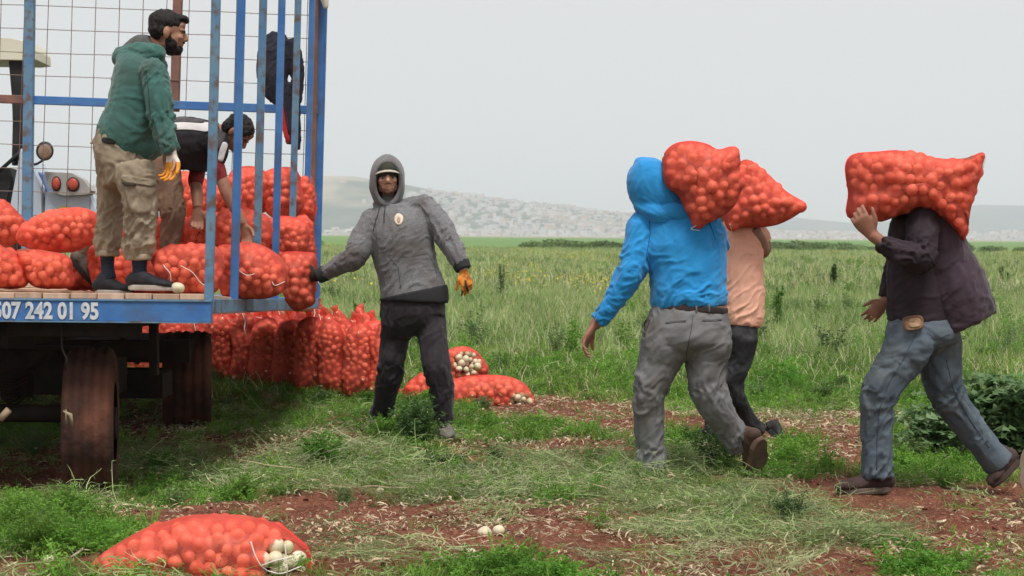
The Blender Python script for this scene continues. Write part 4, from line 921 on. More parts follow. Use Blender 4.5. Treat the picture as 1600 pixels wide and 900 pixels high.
sack([(598, 634), (612, 606), (625, 612), (632, 634), (615, 640)], 12.2, .1, 'small red sack end showing between the grey-hooded man\'s legs', 34, group=GG, ron=.032, nth=70, nph=36)
# ---- upright sacks in rows behind the trailer: four shapes, then copies
def upright(seed, w_, hgt, style):
    r = np.random.default_rng(seed); D = 12.0; pm = F/D; u0, v0 = 800, 500; W = w_*pm/2; Hh = hgt*pm; j = lambda a: r.uniform(-a, a)*pm
    top = [(u0-W*.7, v0-Hh*.93+j(.01)), (u0-W*.35, v0-Hh*.99), (u0+W*.1, v0-Hh*(1.0 if style else 1.1)), (u0+W*.45, v0-Hh*(1.1 if style == 1 else .98)), (u0+W*.8, v0-Hh*.93)]
    poly = top+[(u0+W+j(.01), v0-Hh*.75), (u0+W*1.04+j(.015), v0-Hh*.5), (u0+W*1.02, v0-Hh*.25), (u0+W*.9, v0-Hh*.03), (u0+W*.4, v0), (u0-W*.4, v0), (u0-W*.92, v0-Hh*.03), (u0-W*1.04, v0-Hh*.25), (u0-W+j(.015), v0-Hh*.5), (u0-W*1.02+j(.01), v0-Hh*.76)]
    g = sack_geo(poly, D, w_*.5, seed, ron=.027, nth=80, nph=48, ctr=(u0, v0-Hh*.5), lump=.02, deep=False)
    # move the base to the origin
    off = np.array(P(u0, v0, D)); 
    for k in ('net', 'oni', 'core'):
        g[k] = (g[k][0]-off, g[k][1])
    g['S'] = g['S']-off
    return g
UP = [upright(50+i, .235+.012*(i % 3), .56+.02*(i % 4), i % 3) for i in range(5)]
UPO = []
for i, g in enumerate(UP):
    e = sack_obj(g, 'x', 'upright sacks in the rows behind the trailer', base=(0, 0, 0), seed=i*5)
    s = Sh(); r = random.Random(i)
    s.loft([(0, 0, .51+.02*(i % 4), .05, .05), (.01, 0, .58+.02*(i % 4), .022, .02), (.03, .01, .63+.02*(i % 4), .035, .03)], n=8, sub=2); mk('tied_neck', s.arr(), s.F, NET, e)
    s = Sh(); s.tube([(.0, -.03, .575+.02*(i % 4)), (.05, -.08, .56), (.07, -.14, .5), (.1, -.15, .42)], .003, 5); mk('string', s.arr(), s.F, STR, e)
    UPO.append(e)
rows = []
# (u, D, dz): front row left to right, two tiers at the right end, then the rows behind
front = [(346, 12.7), (383, 12.6), (418, 12.5), (451, 12.4), (487, 12.25), (524, 12.1), (562, 11.95), (600, 11.85)]
back = [(205, 13.2), (240, 13.1), (272, 13.05), (304, 13.0), (334, 13.05), (366, 12.95), (402, 12.9), (436, 12.8), (470, 12.7), (506, 12.55), (544, 12.4), (582, 12.3)]
back2 = [(190, 13.8), (222, 13.75), (255, 13.7), (287, 13.6), (318, 13.65), (350, 13.6), (385, 13.5), (420, 13.45), (458, 13.35), (495, 13.2), (530, 13.1), (567, 12.95)]
ordn = ['first', 'second', 'third', 'fourth', 'fifth', 'sixth', 'seventh', 'eighth', 'ninth', 'tenth', 'eleventh', 'twelfth']
used = set(); rr_ = random.Random(4)
for rown, lst in (('front', front), ('middle', back), ('rear', back2)):
    for i, (u, D) in enumerate(lst):
        k = rr_.randrange(5); x = (u-800)/F*D; z = float(gz(x, D))
        lab = 'upright red onion sack, %s from the left in the %s row behind the trailer' % (ordn[i], rown)
        o = UPO[k] if k not in used else copy_tree(UPO[k]); used.add(k)
        o['label'] = lab; o.location = (x, D, z-.02+(.03 if rown == 'rear' else 0)); o.rotation_euler = (rr_.uniform(-.06, .06), rr_.uniform(-.05, .05), rr_.choice([0, math.pi])+rr_.uniform(-.5, .5)); s_ = {'front': 1.0, 'middle': 1.0, 'rear': 1.02}[rown]*(1+.05*(i == 4)); o.scale = (1.0+.06*rr_.random(), 1, s_)
for k in range(5):
    if k not in used: 
        for c in list(UPO[k].children): bpy.data.objects.remove(c)
        bpy.data.objects.remove(UPO[k])
# ---- sacks on the trailer
TG = 'sacks loaded on the trailer'
TS = [
 ([(-40, 330), (-10, 312), (15, 318), (38, 338), (46, 362), (30, 382), (-10, 388), (-40, 380)], 9.6, .2, 'red sack on top of the pile at the left edge of the trailer', ()),
 ([(26, 372), (45, 348), (80, 330), (112, 322), (142, 326), (156, 345), (150, 372), (120, 392), (80, 396), (45, 388)], 9.3, .22, 'plump red sack lying left of the green-hooded man on top of another sack', ()),
 ([(-40, 395), (-15, 382), (15, 388), (38, 405), (46, 430), (40, 447), (0, 450), (-40, 448)], 8.9, .2, 'red sack on the deck boards at the left edge of the trailer', ()),
 ([(24, 388), (50, 386), (85, 392), (108, 402), (116, 430), (114, 447), (80, 449), (50, 446), (34, 420)], 9.0, .2, 'red sack on the deck under the plump sack left of the brown boot', ()),
 ([(140, 392), (160, 380), (195, 378), (212, 396), (214, 430), (205, 449), (160, 449), (142, 440)], 9.6, .18, 'red sack seen between the green-hooded man\'s ankles', ()),
 ([(165, 340), (200, 330), (240, 335), (262, 352), (262, 382), (230, 392), (180, 390)], 10.3, .2, 'red sack behind the green-hooded man\'s shins', ()),
 ([(232, 350), (262, 336), (290, 340), (300, 362), (296, 390), (262, 398), (236, 392)], 10.0, .18, 'red sack behind the bent man\'s front knee', ()),
 ([(236, 402), (252, 385), (285, 376), (320, 378), (345, 392), (352, 420), (346, 450), (325, 463), (285, 462), (256, 452), (238, 430)], 8.55, .21, 'fat red sack on the deck just inside the first blue slat, with a loose string', ([(252, 398, .5), (256, 415, .9), (266, 428, 1), (267, 450, .9)], [(282, 415, 1), (300, 425, 1.02), (312, 440, .98), (320, 446, .95)])),
 ([(340, 398), (352, 382), (382, 378), (415, 386), (440, 402), (450, 430), (442, 458), (415, 467), (370, 466), (346, 455)], 9.0, .2, 'red sack on the deck behind the second and third blue slats', ([(370, 420, .95), (385, 430, 1), (398, 428, 1)], [(425, 440, .9), (430, 446, .9), (445, 440, .6)])),
 ([(440, 400), (452, 393), (478, 393), (494, 398), (498, 425), (497, 455), (492, 477), (470, 483), (452, 476), (446, 445)], 9.75, .17, 'red sack hanging over the trailer edge in the grey-hooded man\'s reach', ([(497, 440, 0), (503, 455, 0), (494, 472, .2)],)),
 ([(284, 355), (300, 338), (325, 326), (350, 334), (358, 360), (350, 385), (320, 392), (290, 384)], 10.0, .2, 'red sack under the bent man\'s near hand behind the first blue slat', ()),
 ([(335, 345), (360, 326), (395, 330), (420, 345), (424, 372), (410, 392), (370, 396), (342, 384)], 9.8, .2, 'red sack under the bent man\'s far hand behind the second blue slat', ()),
 ([(408, 350), (430, 340), (462, 342), (482, 352), (484, 378), (474, 402), (435, 404), (412, 392)], 10.6, .2, 'red sack in the middle tier behind the fourth blue slat', ()),
 ([(262, 285), (280, 268), (300, 268), (322, 282), (326, 310), (318, 336), (285, 340), (264, 322)], 11.0, .2, 'red sack at the top of the pile below the bent man\'s shirt', ()),
 ([(300, 300), (325, 288), (352, 292), (372, 305), (374, 330), (350, 342), (312, 338)], 11.5, .2, 'red sack behind the bent man\'s forearms', ()),
 ([(352, 290), (362, 268), (385, 260), (412, 264), (422, 290), (420, 325), (400, 338), (368, 334), (354, 315)], 11.3, .2, 'red sack at the top of the pile behind the third blue slat', ()),
 ([(408, 285), (420, 265), (448, 262), (468, 270), (474, 300), (468, 330), (440, 340), (414, 328)], 11.2, .2, 'red sack at the top of the pile behind the fifth blue slat', ()),
 ([(460, 290), (472, 272), (486, 270), (492, 290), (494, 330), (486, 348), (466, 340)], 11.8, .16, 'red sack at the top of the pile in the far trailer corner', ()),
 ([(452, 350), (470, 338), (490, 345), (494, 372), (492, 400), (470, 408), (455, 392)], 11.6, .17, 'red sack in the middle tier of the far trailer corner', ()),
 ([(95, 420), (112, 398), (140, 392), (165, 402), (176, 430), (168, 449), (130, 452), (102, 448)], 9.9, .18, 'red sack on the deck behind the brown boot', ()),
 ([(110, 372), (130, 345), (165, 335), (195, 342), (205, 365), (195, 392), (150, 400), (118, 396)], 10.4, .2, 'red sack behind the left shin of the green-hooded man', ()),
 ([(200, 410), (222, 392), (250, 392), (262, 415), (258, 452), (225, 458), (202, 448)], 9.2, .17, 'red sack on the deck just behind the green-hooded man\'s right heel', ()),
 ([(330, 395), (350, 372), (395, 368), (440, 380), (470, 400), (470, 440), (420, 455), (350, 450)], 10.6, .22, 'red sack low in the pile behind the deck-front sacks', ()),
]
for i, (poly, D, T, lab, st) in enumerate(TS): sack(poly, D, T, lab, 100+i, strings=st, group=TG, ron=.031, nth=110, nph=52, maxn=210, lump=.03)
# loose onions
def onion(loc, r_, label, seed, m=ONW):
    V0, F0 = ICO[3]; r = np.random.default_rng(seed); ax = np.array((r.normal(0, .6), r.normal(0, .6), .5)); ax /= np.linalg.norm(ax); al = V0@ax; q = V0*r_*(1, 1, .85)+ax[None]*(r_*(.16*np.clip(al, 0, 1)**6))[:, None]+np.array(loc)+(0, 0, r_*.8)
    e = mk('onion', q, F0, m); tag(e, label, 'onion'); s = Sh(); t = np.array(loc)+(0, 0, r_*.8)-ax*r_*.85
    for k in range(7): s.tube([t, t-ax*.008+r.normal(0, .006, 3)], [.0015, .0005], 4)
    mk('root', s.arr(), s.F, DRYM, e)
for i, (u, v, r_, lab) in enumerate([(757, 838, .032, 'pale loose onion on the red soil, left one of the pair in the middle'), (779, 843, .026, 'small round loose onion right of the larger pale one on the soil'), (76, 885, .02, 'small pale onion under the weeds at the lower left'), (222, 886, .0, ''), (736, 866, .02, 'pale onion half hidden by grass below the pair'), (594, 770, .02, 'pale onion at the lower edge of the cut stalks')]):
    if r_: g = G(u, v+4); onion((g.x, g.y, float(gz(g.x, g.y, True))), r_, lab, i)
q = P(276, 461, 8.03); onion((q.x, 8.06, .932), .034, 'pale loose onion on the trailer edge beside the fat sack', 9)
# ================================================================ people
SKIN = M('skin', (.34, .17, .11), (.42, .22, .145), 14, .55, bump=.05, bscale=90, spec=.35)
SKIND = M('tanned_skin', (.24, .105, .065), (.32, .15, .1), 14, .55, bump=.05, bscale=90, spec=.35)
HAIR = M('black_hair', (.006, .005, .005), (.018, .013, .011), 60, .6, bump=.8, bscale=180, stretch=(1, 1, .3))
def nrmz(v): v = np.asarray(v, float); return v/(np.linalg.norm(v)+1e-12)
def st(D, rows):
    """rows: (px, py, dD, width_px, depth_ratio)"""
    out = []
    for r in rows:
        u, v, dd, w_ = r[:4]; k = r[4] if len(r) > 4 else 1.0; q = P(u, v, D+dd); a = w_/2/F*(D+dd); out.append((*q, a, a*k))
    return np.array(out)
def shrink(rows, k, pad=0.0):
    r = np.array(rows, float).copy(); r[:, 3:] = np.maximum(r[:, 3:]*k-pad, .012); return r
def wrinkle(V, N, paths, amp, seed, hot=(), fr=(17, 4), fine=.12):
    """folds running round each limb, stronger near the hot points"""
    best = np.full(len(V), 1e9); segs = []
    acc = np.zeros(len(V)); wt = np.zeros(len(V))
    for pi, p in enumerate(paths):
        L0 = 0; bd = np.full(len(V), 1e9); S_ = np.zeros(len(V)); R_ = np.zeros((len(V), 3))
        for a, b in zip(p, p[1:]):
            ab = b-a; l = np.linalg.norm(ab); t = np.clip(((V-a)@ab)/(l*l), 0, 1); c = a+t[:, None]*ab; d = np.linalg.norm(V-c, axis=1); k = d < bd
            bd[k] = d[k]; S_[k] = (L0+t*l)[k]; R_[k] = ((V-c)/(d[:, None]+1e-6))[k]; L0 += l
        q = np.stack([S_*fr[0]+R_[:, 0]*1.1+R_[:, 2]*.8+pi*9.1, R_[:, 0]*fr[1]*.35+R_[:, 2]*.5, R_[:, 2]*fr[1]*.35+R_[:, 1]+3*pi], 1)
        q[:, 0] += 2.2*fbm(V*5, seed+40, 2)
        n = 1.5*np.clip(1-3.0*np.abs(fbm(q, seed+pi, 2)), 0, 1)**1.25-.3; n = n+.55*np.clip(1-3.4*np.abs(fbm(q*2.1+7.7, seed+pi+31, 2)), 0, 1)-.12; w_ = 1/(bd+.02)**5; acc += n*w_; wt += w_
    n = acc/wt; g = np.full(len(V), .42)
    for (c, r, a) in hot: g = np.maximum(g, a*np.exp(-((V-np.array(c))**2).sum(1)/(r*r)))
    n = np.clip(n, -.4, 1.3)
    big = fbm(V*4.5, seed+9, 2)
    return V+N*((1.35*amp*g*n)+amp*.55*big+amp*fine*fbm(V*26, seed+5, 2))[:, None]
BV = {}
def cloth(name, sh, m, par, voxel=.008, it=7, amp=.008, seed=1, hot=(), label=None, post=None, fr=(17, 4)):
    V, N, Fc = remesh(sh, voxel, it)
    V = wrinkle(V, N, sh.paths, amp, seed, hot, fr)
    if post: V = post(V, N)
    o = mk(name, V, Fc, m, par)
    if label: o['label'] = label
    BV[o.name] = BVHTree.FromPolygons(V.tolist(), [tuple(f) for f in (Fc.tolist() if isinstance(Fc, np.ndarray) else Fc)])
    return o
def patch(name, poly, tgt, m, par, th=.004, n=40, rings=6, D=9, fallback=True, ctr=None, back=.006):
    """piece of cloth or leather lying on a surface; poly in photo pixels"""
    B = closed_spline(poly, n) if len(poly) > 3 else np.array(poly); C = B.mean(0) if ctr is None else np.array(ctr)
    bv = BV[tgt.name] if not isinstance(tgt, (list, tuple)) else None
    def hit(u, v):
        d = (VD+VR*((u-800)/F)+VU*(-(v-450)/F)).normalized(); best = None
        for b in ([bv] if bv else [BV[t.name] for t in tgt]):
            h = b.ray_cast(CP, d)
            if h[0] is not None and (best is None or h[3] < best[1]): best = (h[0], h[3])
        return np.array(best[0]) if best else None
    V = []; last = None
    for i in range(rings+1):
        for k in range(n if i else 1):
            f = (i/rings)**.8; uv = C+(B[k]-C)*f; h = hit(*uv)
            if h is None: h = last if last is not None else np.array(P(uv[0], uv[1], D)); w_ = h-nCP; h = nCP+(np.array(P(uv[0], uv[1], 1.0))-nCP)*(w_@nVD)
            last = h; V.append(h-nVD*th)
    r0 = len(V)-n
    for k in range(n): V.append(V[r0+k]+nVD*(th+back))
    Fc = [(0, 1+k, 1+(k+1) % n) for k in range(n)]
    Fc += [(1+(i-1)*n+k, 1+i*n+k, 1+i*n+(k+1) % n, 1+(i-1)*n+(k+1) % n) for i in range(1, rings+1) for k in range(n)]
    return mk(name, V, Fc, m, par)
def seam(pts, tgt, m, par, r_=.0022, name='stitched_seam'):
    B = np.array(pts, float); q = []; t = np.linspace(0, len(B)-1, len(B)*5)
    for k in t:
        i = min(int(k), len(B)-2); uv = B[i]+(B[i+1]-B[i])*(k-i); d = (VD+VR*((uv[0]-800)/F)+VU*(-(uv[1]-450)/F)).normalized(); h = BV[tgt.name].ray_cast(CP, d)
        if h[0] is not None: q.append(np.array(h[0])-nVD*.0005)
    if len(q) > 2: s = Sh(); s.tube(q, r_, 5); mk(name, s.arr(), s.F, m, par)
def hand(sh, wrist, d, side, size=.185, curl=(.35, .45, .35), spread=.12, thumb=.7, nseg=3, thick=1.0):
    """d: wrist to knuckles; side: towards the thumb. Palm and five bent fingers, appended to sh"""
    d = nrmz(d); side = np.asarray(side, float); side = nrmz(side-d*(side@d)); pn = np.cross(d, side); s = size/.185*thick; w_ = np.array(wrist, float)
    kn = w_+d*.092*size/.185
    sh.loft([(*(w_-d*.02), .026*s, .02*s), (*(w_+d*.02*s), .032*s, .018*s), (*(w_+d*.06*s), .041*s, .016*s), (*(kn+d*.004), .041*s, .014*s)], n=14, sub=3, view=pn, rnd=(False, True))
    for i, (off, L_, r_) in enumerate([(.031, .072, .0088), (.0105, .080, .0092), (-.0105, .074, .0088), (-.031, .057, .0076)]):
        b = kn+side*off*s-d*.012*s; a = 0; dd = nrmz(d+side*spread*off/.031); pts = [(*(b-dd*.01), r_*1.1*s, r_*1.1*s), (*b, r_*1.1*s, r_*1.1*s)]; p = b.copy()
        for k, fr_ in enumerate((.45, .31, .24)):
            a += curl[k]*(1+.12*(i-1)); q = nrmz(dd*math.cos(a)+pn*math.sin(a)); p = p+q*(L_*fr_+.012*(k == 0))*s; rr_ = r_*(1.0-.1*k)*s; pts.append((*p, rr_, rr_))
        sh.loft(pts, n=10, sub=3, view=side, rnd=(False, True))
    b = w_+d*.025*s+side*.02*s; t = nrmz(side*.75+d*.65+pn*.15*thumb); p1 = b+t*.038*s; t2 = nrmz(t*.5+d*.7+pn*.45*thumb); p2 = p1+t2*.032*s; t3 = nrmz(t2+pn*.4*thumb); p3 = p2+t3*.024*s
    sh.loft([(*b, .0155*s, .0135*s), (*p1, .0115*s, .0115*s), (*p2, .0102*s, .0102*s), (*p3, .0085*s, .0085*s)], n=10, sub=3, view=pn, rnd=(True, True))
def head(sh, c, f, u, s=1.0, ears=True):
    """skull, jaw, brow, nose, lips, ears and neck stub, appended to sh. c: centre of skull"""
    c = np.array(c, float); f = nrmz(f); u = nrmz(np.asarray(u, float)-f*(f@np.asarray(u, float))); r = np.cross(f, u); A = (r, f, u)
    E = lambda x, y, z, a, b, d_: sh.ell(c+(r*x+f*y+u*z)*s, (a*s, b*s, d_*s), A)
    E(0, -.008, .03, .075, .092, .082); E(0, .03, -.025, .062, .06, .08); E(0, .045, -.075, .042, .042, .034); E(0, .02, -.06, .054, .056, .045)
    E(0, .072, .022, .052, .02, .014); E(0, .07, .05, .05, .02, .03)
    E(-.036, .068, -.02, .022, .02, .018); E(.036, .068, -.02, .022, .02, .018)
    sh.loft([(*(c+(f*.083+u*.018)*s), .009*s, .008*s), (*(c+(f*.096-u*.004)*s), .011*s, .012*s), (*(c+(f*.106-u*.022)*s), .0155*s, .012*s), (*(c+(f*.088-u*.03)*s), .014*s, .01*s)], n=10, sub=3, view=f, rnd=(True, True))
    E(0, .084, -.047, .024, .011, .0065); E(0, .082, -.058, .021, .011, .0075); E(0, .078, -.085, .022, .016, .016)
    for sg in (-1, 1):
        if ears: sh.ell(c+(r*sg*.076-f*.008-u*.012)*s, (.010*s, .019*s, .032*s), (r, f, u)); sh.ell(c+(r*sg*.083-f*.012-u*.004)*s, (.008*s, .017*s, .026*s), (r, f, u))
    return A
def facebits(par, c, A, s=1.0, brow=True, soft=False):
    r, f, u = A; c = np.array(c, float); ew = M('eye_white', (.4, .34, .3), rough=.4); ed = M('eye_dark', (.02, .012, .01), rough=.2)
    for sg in (-1, 1):
        q = c+(r*sg*.031+f*.079-u*.003)*s; b = Sh(); b.ell(q, (.0125*s, .008*s, .0062*s), A); e = mk('eye', b.arr(), b.F, ew, par)
        b = Sh(); b.ell(q+f*.0062*s, (.006*s, .004*s, .0055*s), A); mk('iris', b.arr(), b.F, ed, e)
        b = Sh(); b.loft([(*(c+(r*sg*.014+f*.091+u*.014)*s), .0028*s, .0035*s), (*(c+(r*sg*.032+f*.089+u*.02)*s), .0034*s, .004*s), (*(c+(r*sg*.05+f*.076+u*.015)*s), .002*s, .003*s)], n=8, sub=3, rnd=(True, True)); mk('eyebrow', b.arr(), b.F, M('brown_brow', (.1, .05, .035), rough=.8) if soft else HAIR, par)
def tuftmesh(name, sh, m, par, voxel=.006, amp=.006, seed=3, sc=60):
    V, N, Fc = remesh(sh, voxel, 3); V = V+N*(amp*fbm(V*sc, seed, 2)+amp*.5*fbm(V*18, seed+1, 2))[:, None]; return mk(name, V, Fc, m, par)
def shoe(par, heel, toe, up, wd=.05, hgt=.09, um=None, sm=None, ankle=None, name='shoe', hi=.0):
    """heel and toe: ground contact points; up: away from the sole"""
    heel = np.array(heel, float); toe = np.array(toe, float); f = nrmz(toe-heel); up = nrmz(np.asarray(up, float)-f*(f@np.asarray(up, float))); r = np.cross(f, up); L_ = np.linalg.norm(toe-heel)
    sh = Sh()
    prof = [(.02, .62, .75), (.12, .8, .95), (.3, .78, 1.0), (.45, .82, .86), (.62, .98, .62), (.78, 1.02, .5), (.92, .85, .4), (1.0, .45, .28)]
    rows = [(*(heel+f*L_*t+up*(hgt*h*.5+.018)), wd*w_, hgt*h*.5+.004) for (t, w_, h) in prof]
    sh.loft(rows, n=18, sub=3, view=up, rnd=(True, True))
    if ankle is not None:
        a = np.array(ankle); sh.loft([(*(heel+f*L_*.22+up*hgt*.55), wd*.82, wd*1.0), (*(heel+f*L_*.2+up*hgt*1.0), wd*.78, wd*.92), (*(a*.6+(heel+f*L_*.2+up*hgt)*.4), wd*.74, wd*.8)], n=14, sub=3, view=f)
    V, N, Fc = remesh(sh, .005, 4); V = V+N*(.0022*fbm(V*30, 4, 2))[:, None]; o = mk(name, V, Fc, um, par)
    S_ = Sh(); n = 28; V = []
    for lv, sc in ((0, .97), (.008, 1.03), (.026, 1.02), (.03, .98)):
        for k in range(n):
            a = 2*math.pi*k/n; t = .5-.52*math.cos(a); ww = np.interp(t, [0, .15, .4, .65, .85, 1.0], [.55, .82, .74, 1.0, .86, .5]); y = math.sin(a); y = math.copysign(abs(y)**.6, y)
            V.append(heel+f*L_*(.5+(t-.5)*sc)+r*wd*1.04*ww*y*sc+up*lv)
    Fc = [(j*n+k, j*n+(k+1) % n, (j+1)*n+(k+1) % n, (j+1)*n+k) for j in range(3) for k in range(n)]+[tuple(range(n))[::-1], tuple(3*n+k for k in range(n))]
    mk('sole', V, Fc, sm, o, smooth=False); return o
def hood_shell(name, c, f, u, R, m, par, inner, open_a=.85, th=.014, seed=2, drop=.35, pts=44):
    """open hood round a head: shell with a rim, R=(side, fore-aft, up)"""
    c = np.array(c, float); f = nrmz(f); u = nrmz(np.asarray(u, float)-f*(f@np.asarray(u, float))); r = np.cross(f, u); nt_ = 26; V = []
    for lay in (0, 1):
        for i in range(nt_+1):
            for k in range(pts):
                ph = 2*math.pi*k/pts; low = max(0, -math.sin(ph)); a0 = open_a*(1+.10*low); t = a0+(math.pi-a0)*i/nt_
                d = f*math.cos(t)+(r*math.cos(ph)+u*math.sin(ph))*math.sin(t); x, y, z = d@r, d@f, d@u
                k2 = 1+.16*max(0, -z)*1.0; q = np.array((x*R[0]*k2, y*R[1], z*R[2]*(1+drop*max(0, -z)))); rim = math.exp(-((i-1)/1.3)**2)*.007
                q = q*(1-(th/ R[0])*lay); P_ = c+r*q[0]+f*q[1]+u*q[2]; nn = nrmz(P_-c); P_ = P_+nn*(rim*(1-lay)+(0 if lay else .006*(1-2*abs(float(fbm((P_-c)[None]*9+seed, seed, 2)[0])))))
                V.append(P_)
    n1 = (nt_+1)*pts; Fo = [(i*pts+k, i*pts+(k+1) % pts, (i+1)*pts+(k+1) % pts, (i+1)*pts+k) for i in range(nt_) for k in range(pts)]
    Fi = [(n1+a, n1+d_, n1+c_, n1+b) for (a, b, c_, d_) in Fo]; Fr = [(k, n1+k, n1+(k+1) % pts, (k+1) % pts) for k in range(pts)]
    o = mk(name, V, Fo+Fr+Fi, [m, inner], par); mi = [0]*(len(Fo)+len(Fr))+[1]*len(Fi); o.data.polygons.foreach_set('material_index', mi); return o
def body_mesh(sh, par, m, voxel=.0065):
    V, N, Fc = remesh(sh, voxel, 2); return mk('body', V, Fc, m, par)
def person(base, label): return empty('person', tuple(base), label, 'person', 'farm workers loading onion sacks')
def pt(u, v, D): return np.array(P(u, v, D))
W3 = np.array
# ---------------------------------------------------------------- 1. grey-hooded man
def grey_man():
    D = 9.6; c_gr = M('heather_grey_cloth', (.125, .125, .13), (.2, .2, .205), 130, .9, bump=.25, bscale=260, c3=(.09, .075, .07), s3=3, sheen=.2); inn = M('hood_lining', (.03, .03, .033), rough=.9); tro = M('black_track_cloth', (.016, .013, .017), (.028, .022, .027), 20, .8, bump=.1, bscale=200, sheen=.1)
    g = P(640, 690, D); par = person((g.x, g.y, 0), 'man in grey hood and cream-peaked cap reaching for the sack on the trailer, orange glove')
    torso = st(D, [(622, 326, .04, 56, .7), (620, 338, .01, 92, .62), (626, 358, 0, 104, .8), (631, 395, 0, 98, .88), (639, 430, 0, 96, .9), (646, 455, 0, 104, .9), (648, 464, 0, 104, .9)])
    armR = st(D, [(580, 342, 0, 34), (567, 370, -.02, 38), (556, 400, -.06, 38), (530, 415, -.02, 30), (508, 427, .04, 23)])
    armL = st(D, [(662, 322, 0, 36), (681, 345, -.05, 38), (701, 374, -.1, 35), (712, 395, -.13, 31), (721, 414, -.15, 25)])
    trap = st(D, [(578, 346, 0, 28, 1.2), (604, 334, .03, 30, 1.1), (634, 326, .03, 30, 1.1), (664, 318, 0, 28, 1.2)])
    sh = Sh(); 
    sh.loft(torso)
    for a in (armR, armL, trap): sh.loft(a, rnd=(True, False))
    up = cloth('hoodie', sh, c_gr, par, .0075, 6, .0085, 4, [(pt(557, 402, D), .14, 1.2), (pt(702, 374, D-.1), .14, 1.2), (pt(668, 330, D), .14, 1.1), (pt(645, 440, D), .2, 1.2), (pt(583, 350, D), .1, 1)])
    BV_up = up
    SD = M('grey_seam', (.075, .075, .078), rough=.95); seam([(655, 318), (668, 335), (676, 358), (681, 385), (684, 410)], up, SD, par); seam([(586, 340), (588, 365), (590, 392)], up, SD, par); seam([(606, 398), (622, 418), (626, 450)], up, SD, par); seam([(606, 398), (640, 402), (668, 396), (680, 416), (684, 448)], up, SD, par, .0016)
    # cuffs and hem
    for nm, rows in (('hem_band', [(646, 456, 0, 107, .92), (648, 466, 0, 106, .92), (648, 471, 0, 103, .92)]), ('cuff', [(719, 409, -.145, 27), (724, 421, -.155, 25)]), ('cuff', [(509, 426, .04, 25), (497, 432, .05, 23)])):
        s = Sh(); s.loft(st(D, rows)); V, N, Fc = remesh(s, .006, 3); mk(nm, V+N*.003, Fc, inn, par)
    # trousers
    tr_ = Sh(); tr_.loft(st(D, [(646, 462, 0, 98, .88), (645, 490, 0, 102, .86), (645, 512, 0, 92, .75), (648, 524, 0, 56, .6)]))
    legR = st(D, [(622, 484, 0, 48, 1.5), (620, 500, 0, 50, 1.35), (618, 525, .04, 48, 1.1), (612, 570, .02, 40), (603, 612, .12, 34), (597, 640, .2, 34), (592, 660, .24, 34)])
    legL = st(D, [(669, 484, 0, 48, 1.5), (671, 500, 0, 50, 1.35), (676, 530, -.06, 44, 1.1), (682, 572, -.12, 41), (689, 600, -.1, 36), (692, 632, -.08, 32), (692, 656, -.06, 29)])
    tr_.loft(legR); tr_.loft(legL)
    cloth('trousers', tr_, tro, par, .0085, 6, .011, 8, [(pt(614, 575, D), .2, 1), (pt(680, 590, D), .2, 1.2), (pt(692, 650, D), .1, 1.2), (pt(597, 645, D+.2), .1, 1.2), (pt(650, 535, D), .1, .8)], fr=(12, 4))
    # body
    b = Sh(); c = pt(605, 276, D-.02); f = nrmz((.12, -1, -.08)); A = head(b, c, f, (-.05, 0, 1), 1.0, ears=False)
    b.loft(st(D, [(606, 300, .03, 26), (612, 330, .03, 30), (622, 345, .02, 60, .7)]))
    for a in (torso, armR, armL): b.loft(shrink(a, .82))
    b.loft(shrink(legR, .75)); b.loft(shrink(legL, .75)); b.loft(st(D, [(508, 427, .04, 17), (497, 432, .05, 15)])); b.loft(st(D, [(720, 412, -.15, 16), (725, 424, -.16, 15)]))
    hand(b, pt(498, 431, D+.05), (-.8, .1, .05), (0, -.3, 1), curl=(.5, .6, .4))
    body_mesh(b, par, M('fair_skin', (.5, .26, .17), (.58, .33, .23), 14, .5), .006)
    gl = Sh(); hand(gl, pt(724, 424, D-.16), (.28, -.1, -1), (-.9, -.4, -.1), .165, curl=(.35, .45, .3), spread=.05, thick=1.12); V, N, Fc = remesh(gl, .005, 3); ORA = M('orange_glove', (.75, .22, .02), (.85, .32, .05), 20, .6, c3=(.08, .05, .03), s3=18); mk('glove', V, Fc, ORA, par)
    gl = Sh(); hand(gl, pt(498, 431, D+.05), (-.8, .1, .05), (0, -.3, 1), .2, curl=(.5, .6, .4), thick=1.2); V, N, Fc = remesh(gl, .005, 3); mk('glove', V, Fc, M('black_glove', (.015, .014, .014), (.04, .03, .02), 20, .7), par)
    s = Sh(); s.tube([pt(727, 438, D-.19), pt(729, 448, D-.2), pt(731, 455, D-.19)], [.006, .009, .007], 7); mk('glove_patch', s.arr(), s.F, inn, par)
    facebits(par, c, A, 1.0, soft=True)
    r, f_, u = A
    bs = Sh()
    for x, y, z, a, b_, d_ in [(0, .056, -.082, .045, .034, .028), (-.045, .035, -.06, .018, .034, .035), (.045, .035, -.06, .018, .034, .035), (0, .080, -.088, .026, .018, .018)]: bs.ell(c+(r*x+f_*y+u*z), (a*.96, b_, d_), A)
    tuftmesh('beard', bs, M('short_beard', (.09, .045, .03), (.2, .1, .065), 70, .8), par, .004, .002)
    bs = Sh(); bs.loft([(*(c+(-r*.024+f_*.087-u*.042)), .003, .003), (*(c+(f_*.095-u*.037)), .0045, .005), (*(c+(r*.024+f_*.087-u*.042)), .003, .003)], n=8, sub=3, rnd=(True, True)); mk('moustache', bs.arr(), bs.F, M('short_beard', (.05, .03, .02)), par)
    # cap: crown and brim
    CAP = M('cream_cap', (.42, .4, .32), (.5, .47, .38), 20, .85); cp = Sh(); cp.ell(c+u*.042-f_*.004, (.087, .108, .078), A); cp_o = mk('cap', cp.arr(), cp.F, M('cap_green', (.03, .035, .025), (.05, .05, .035), 20, .85), par)
    V = []; n = 15
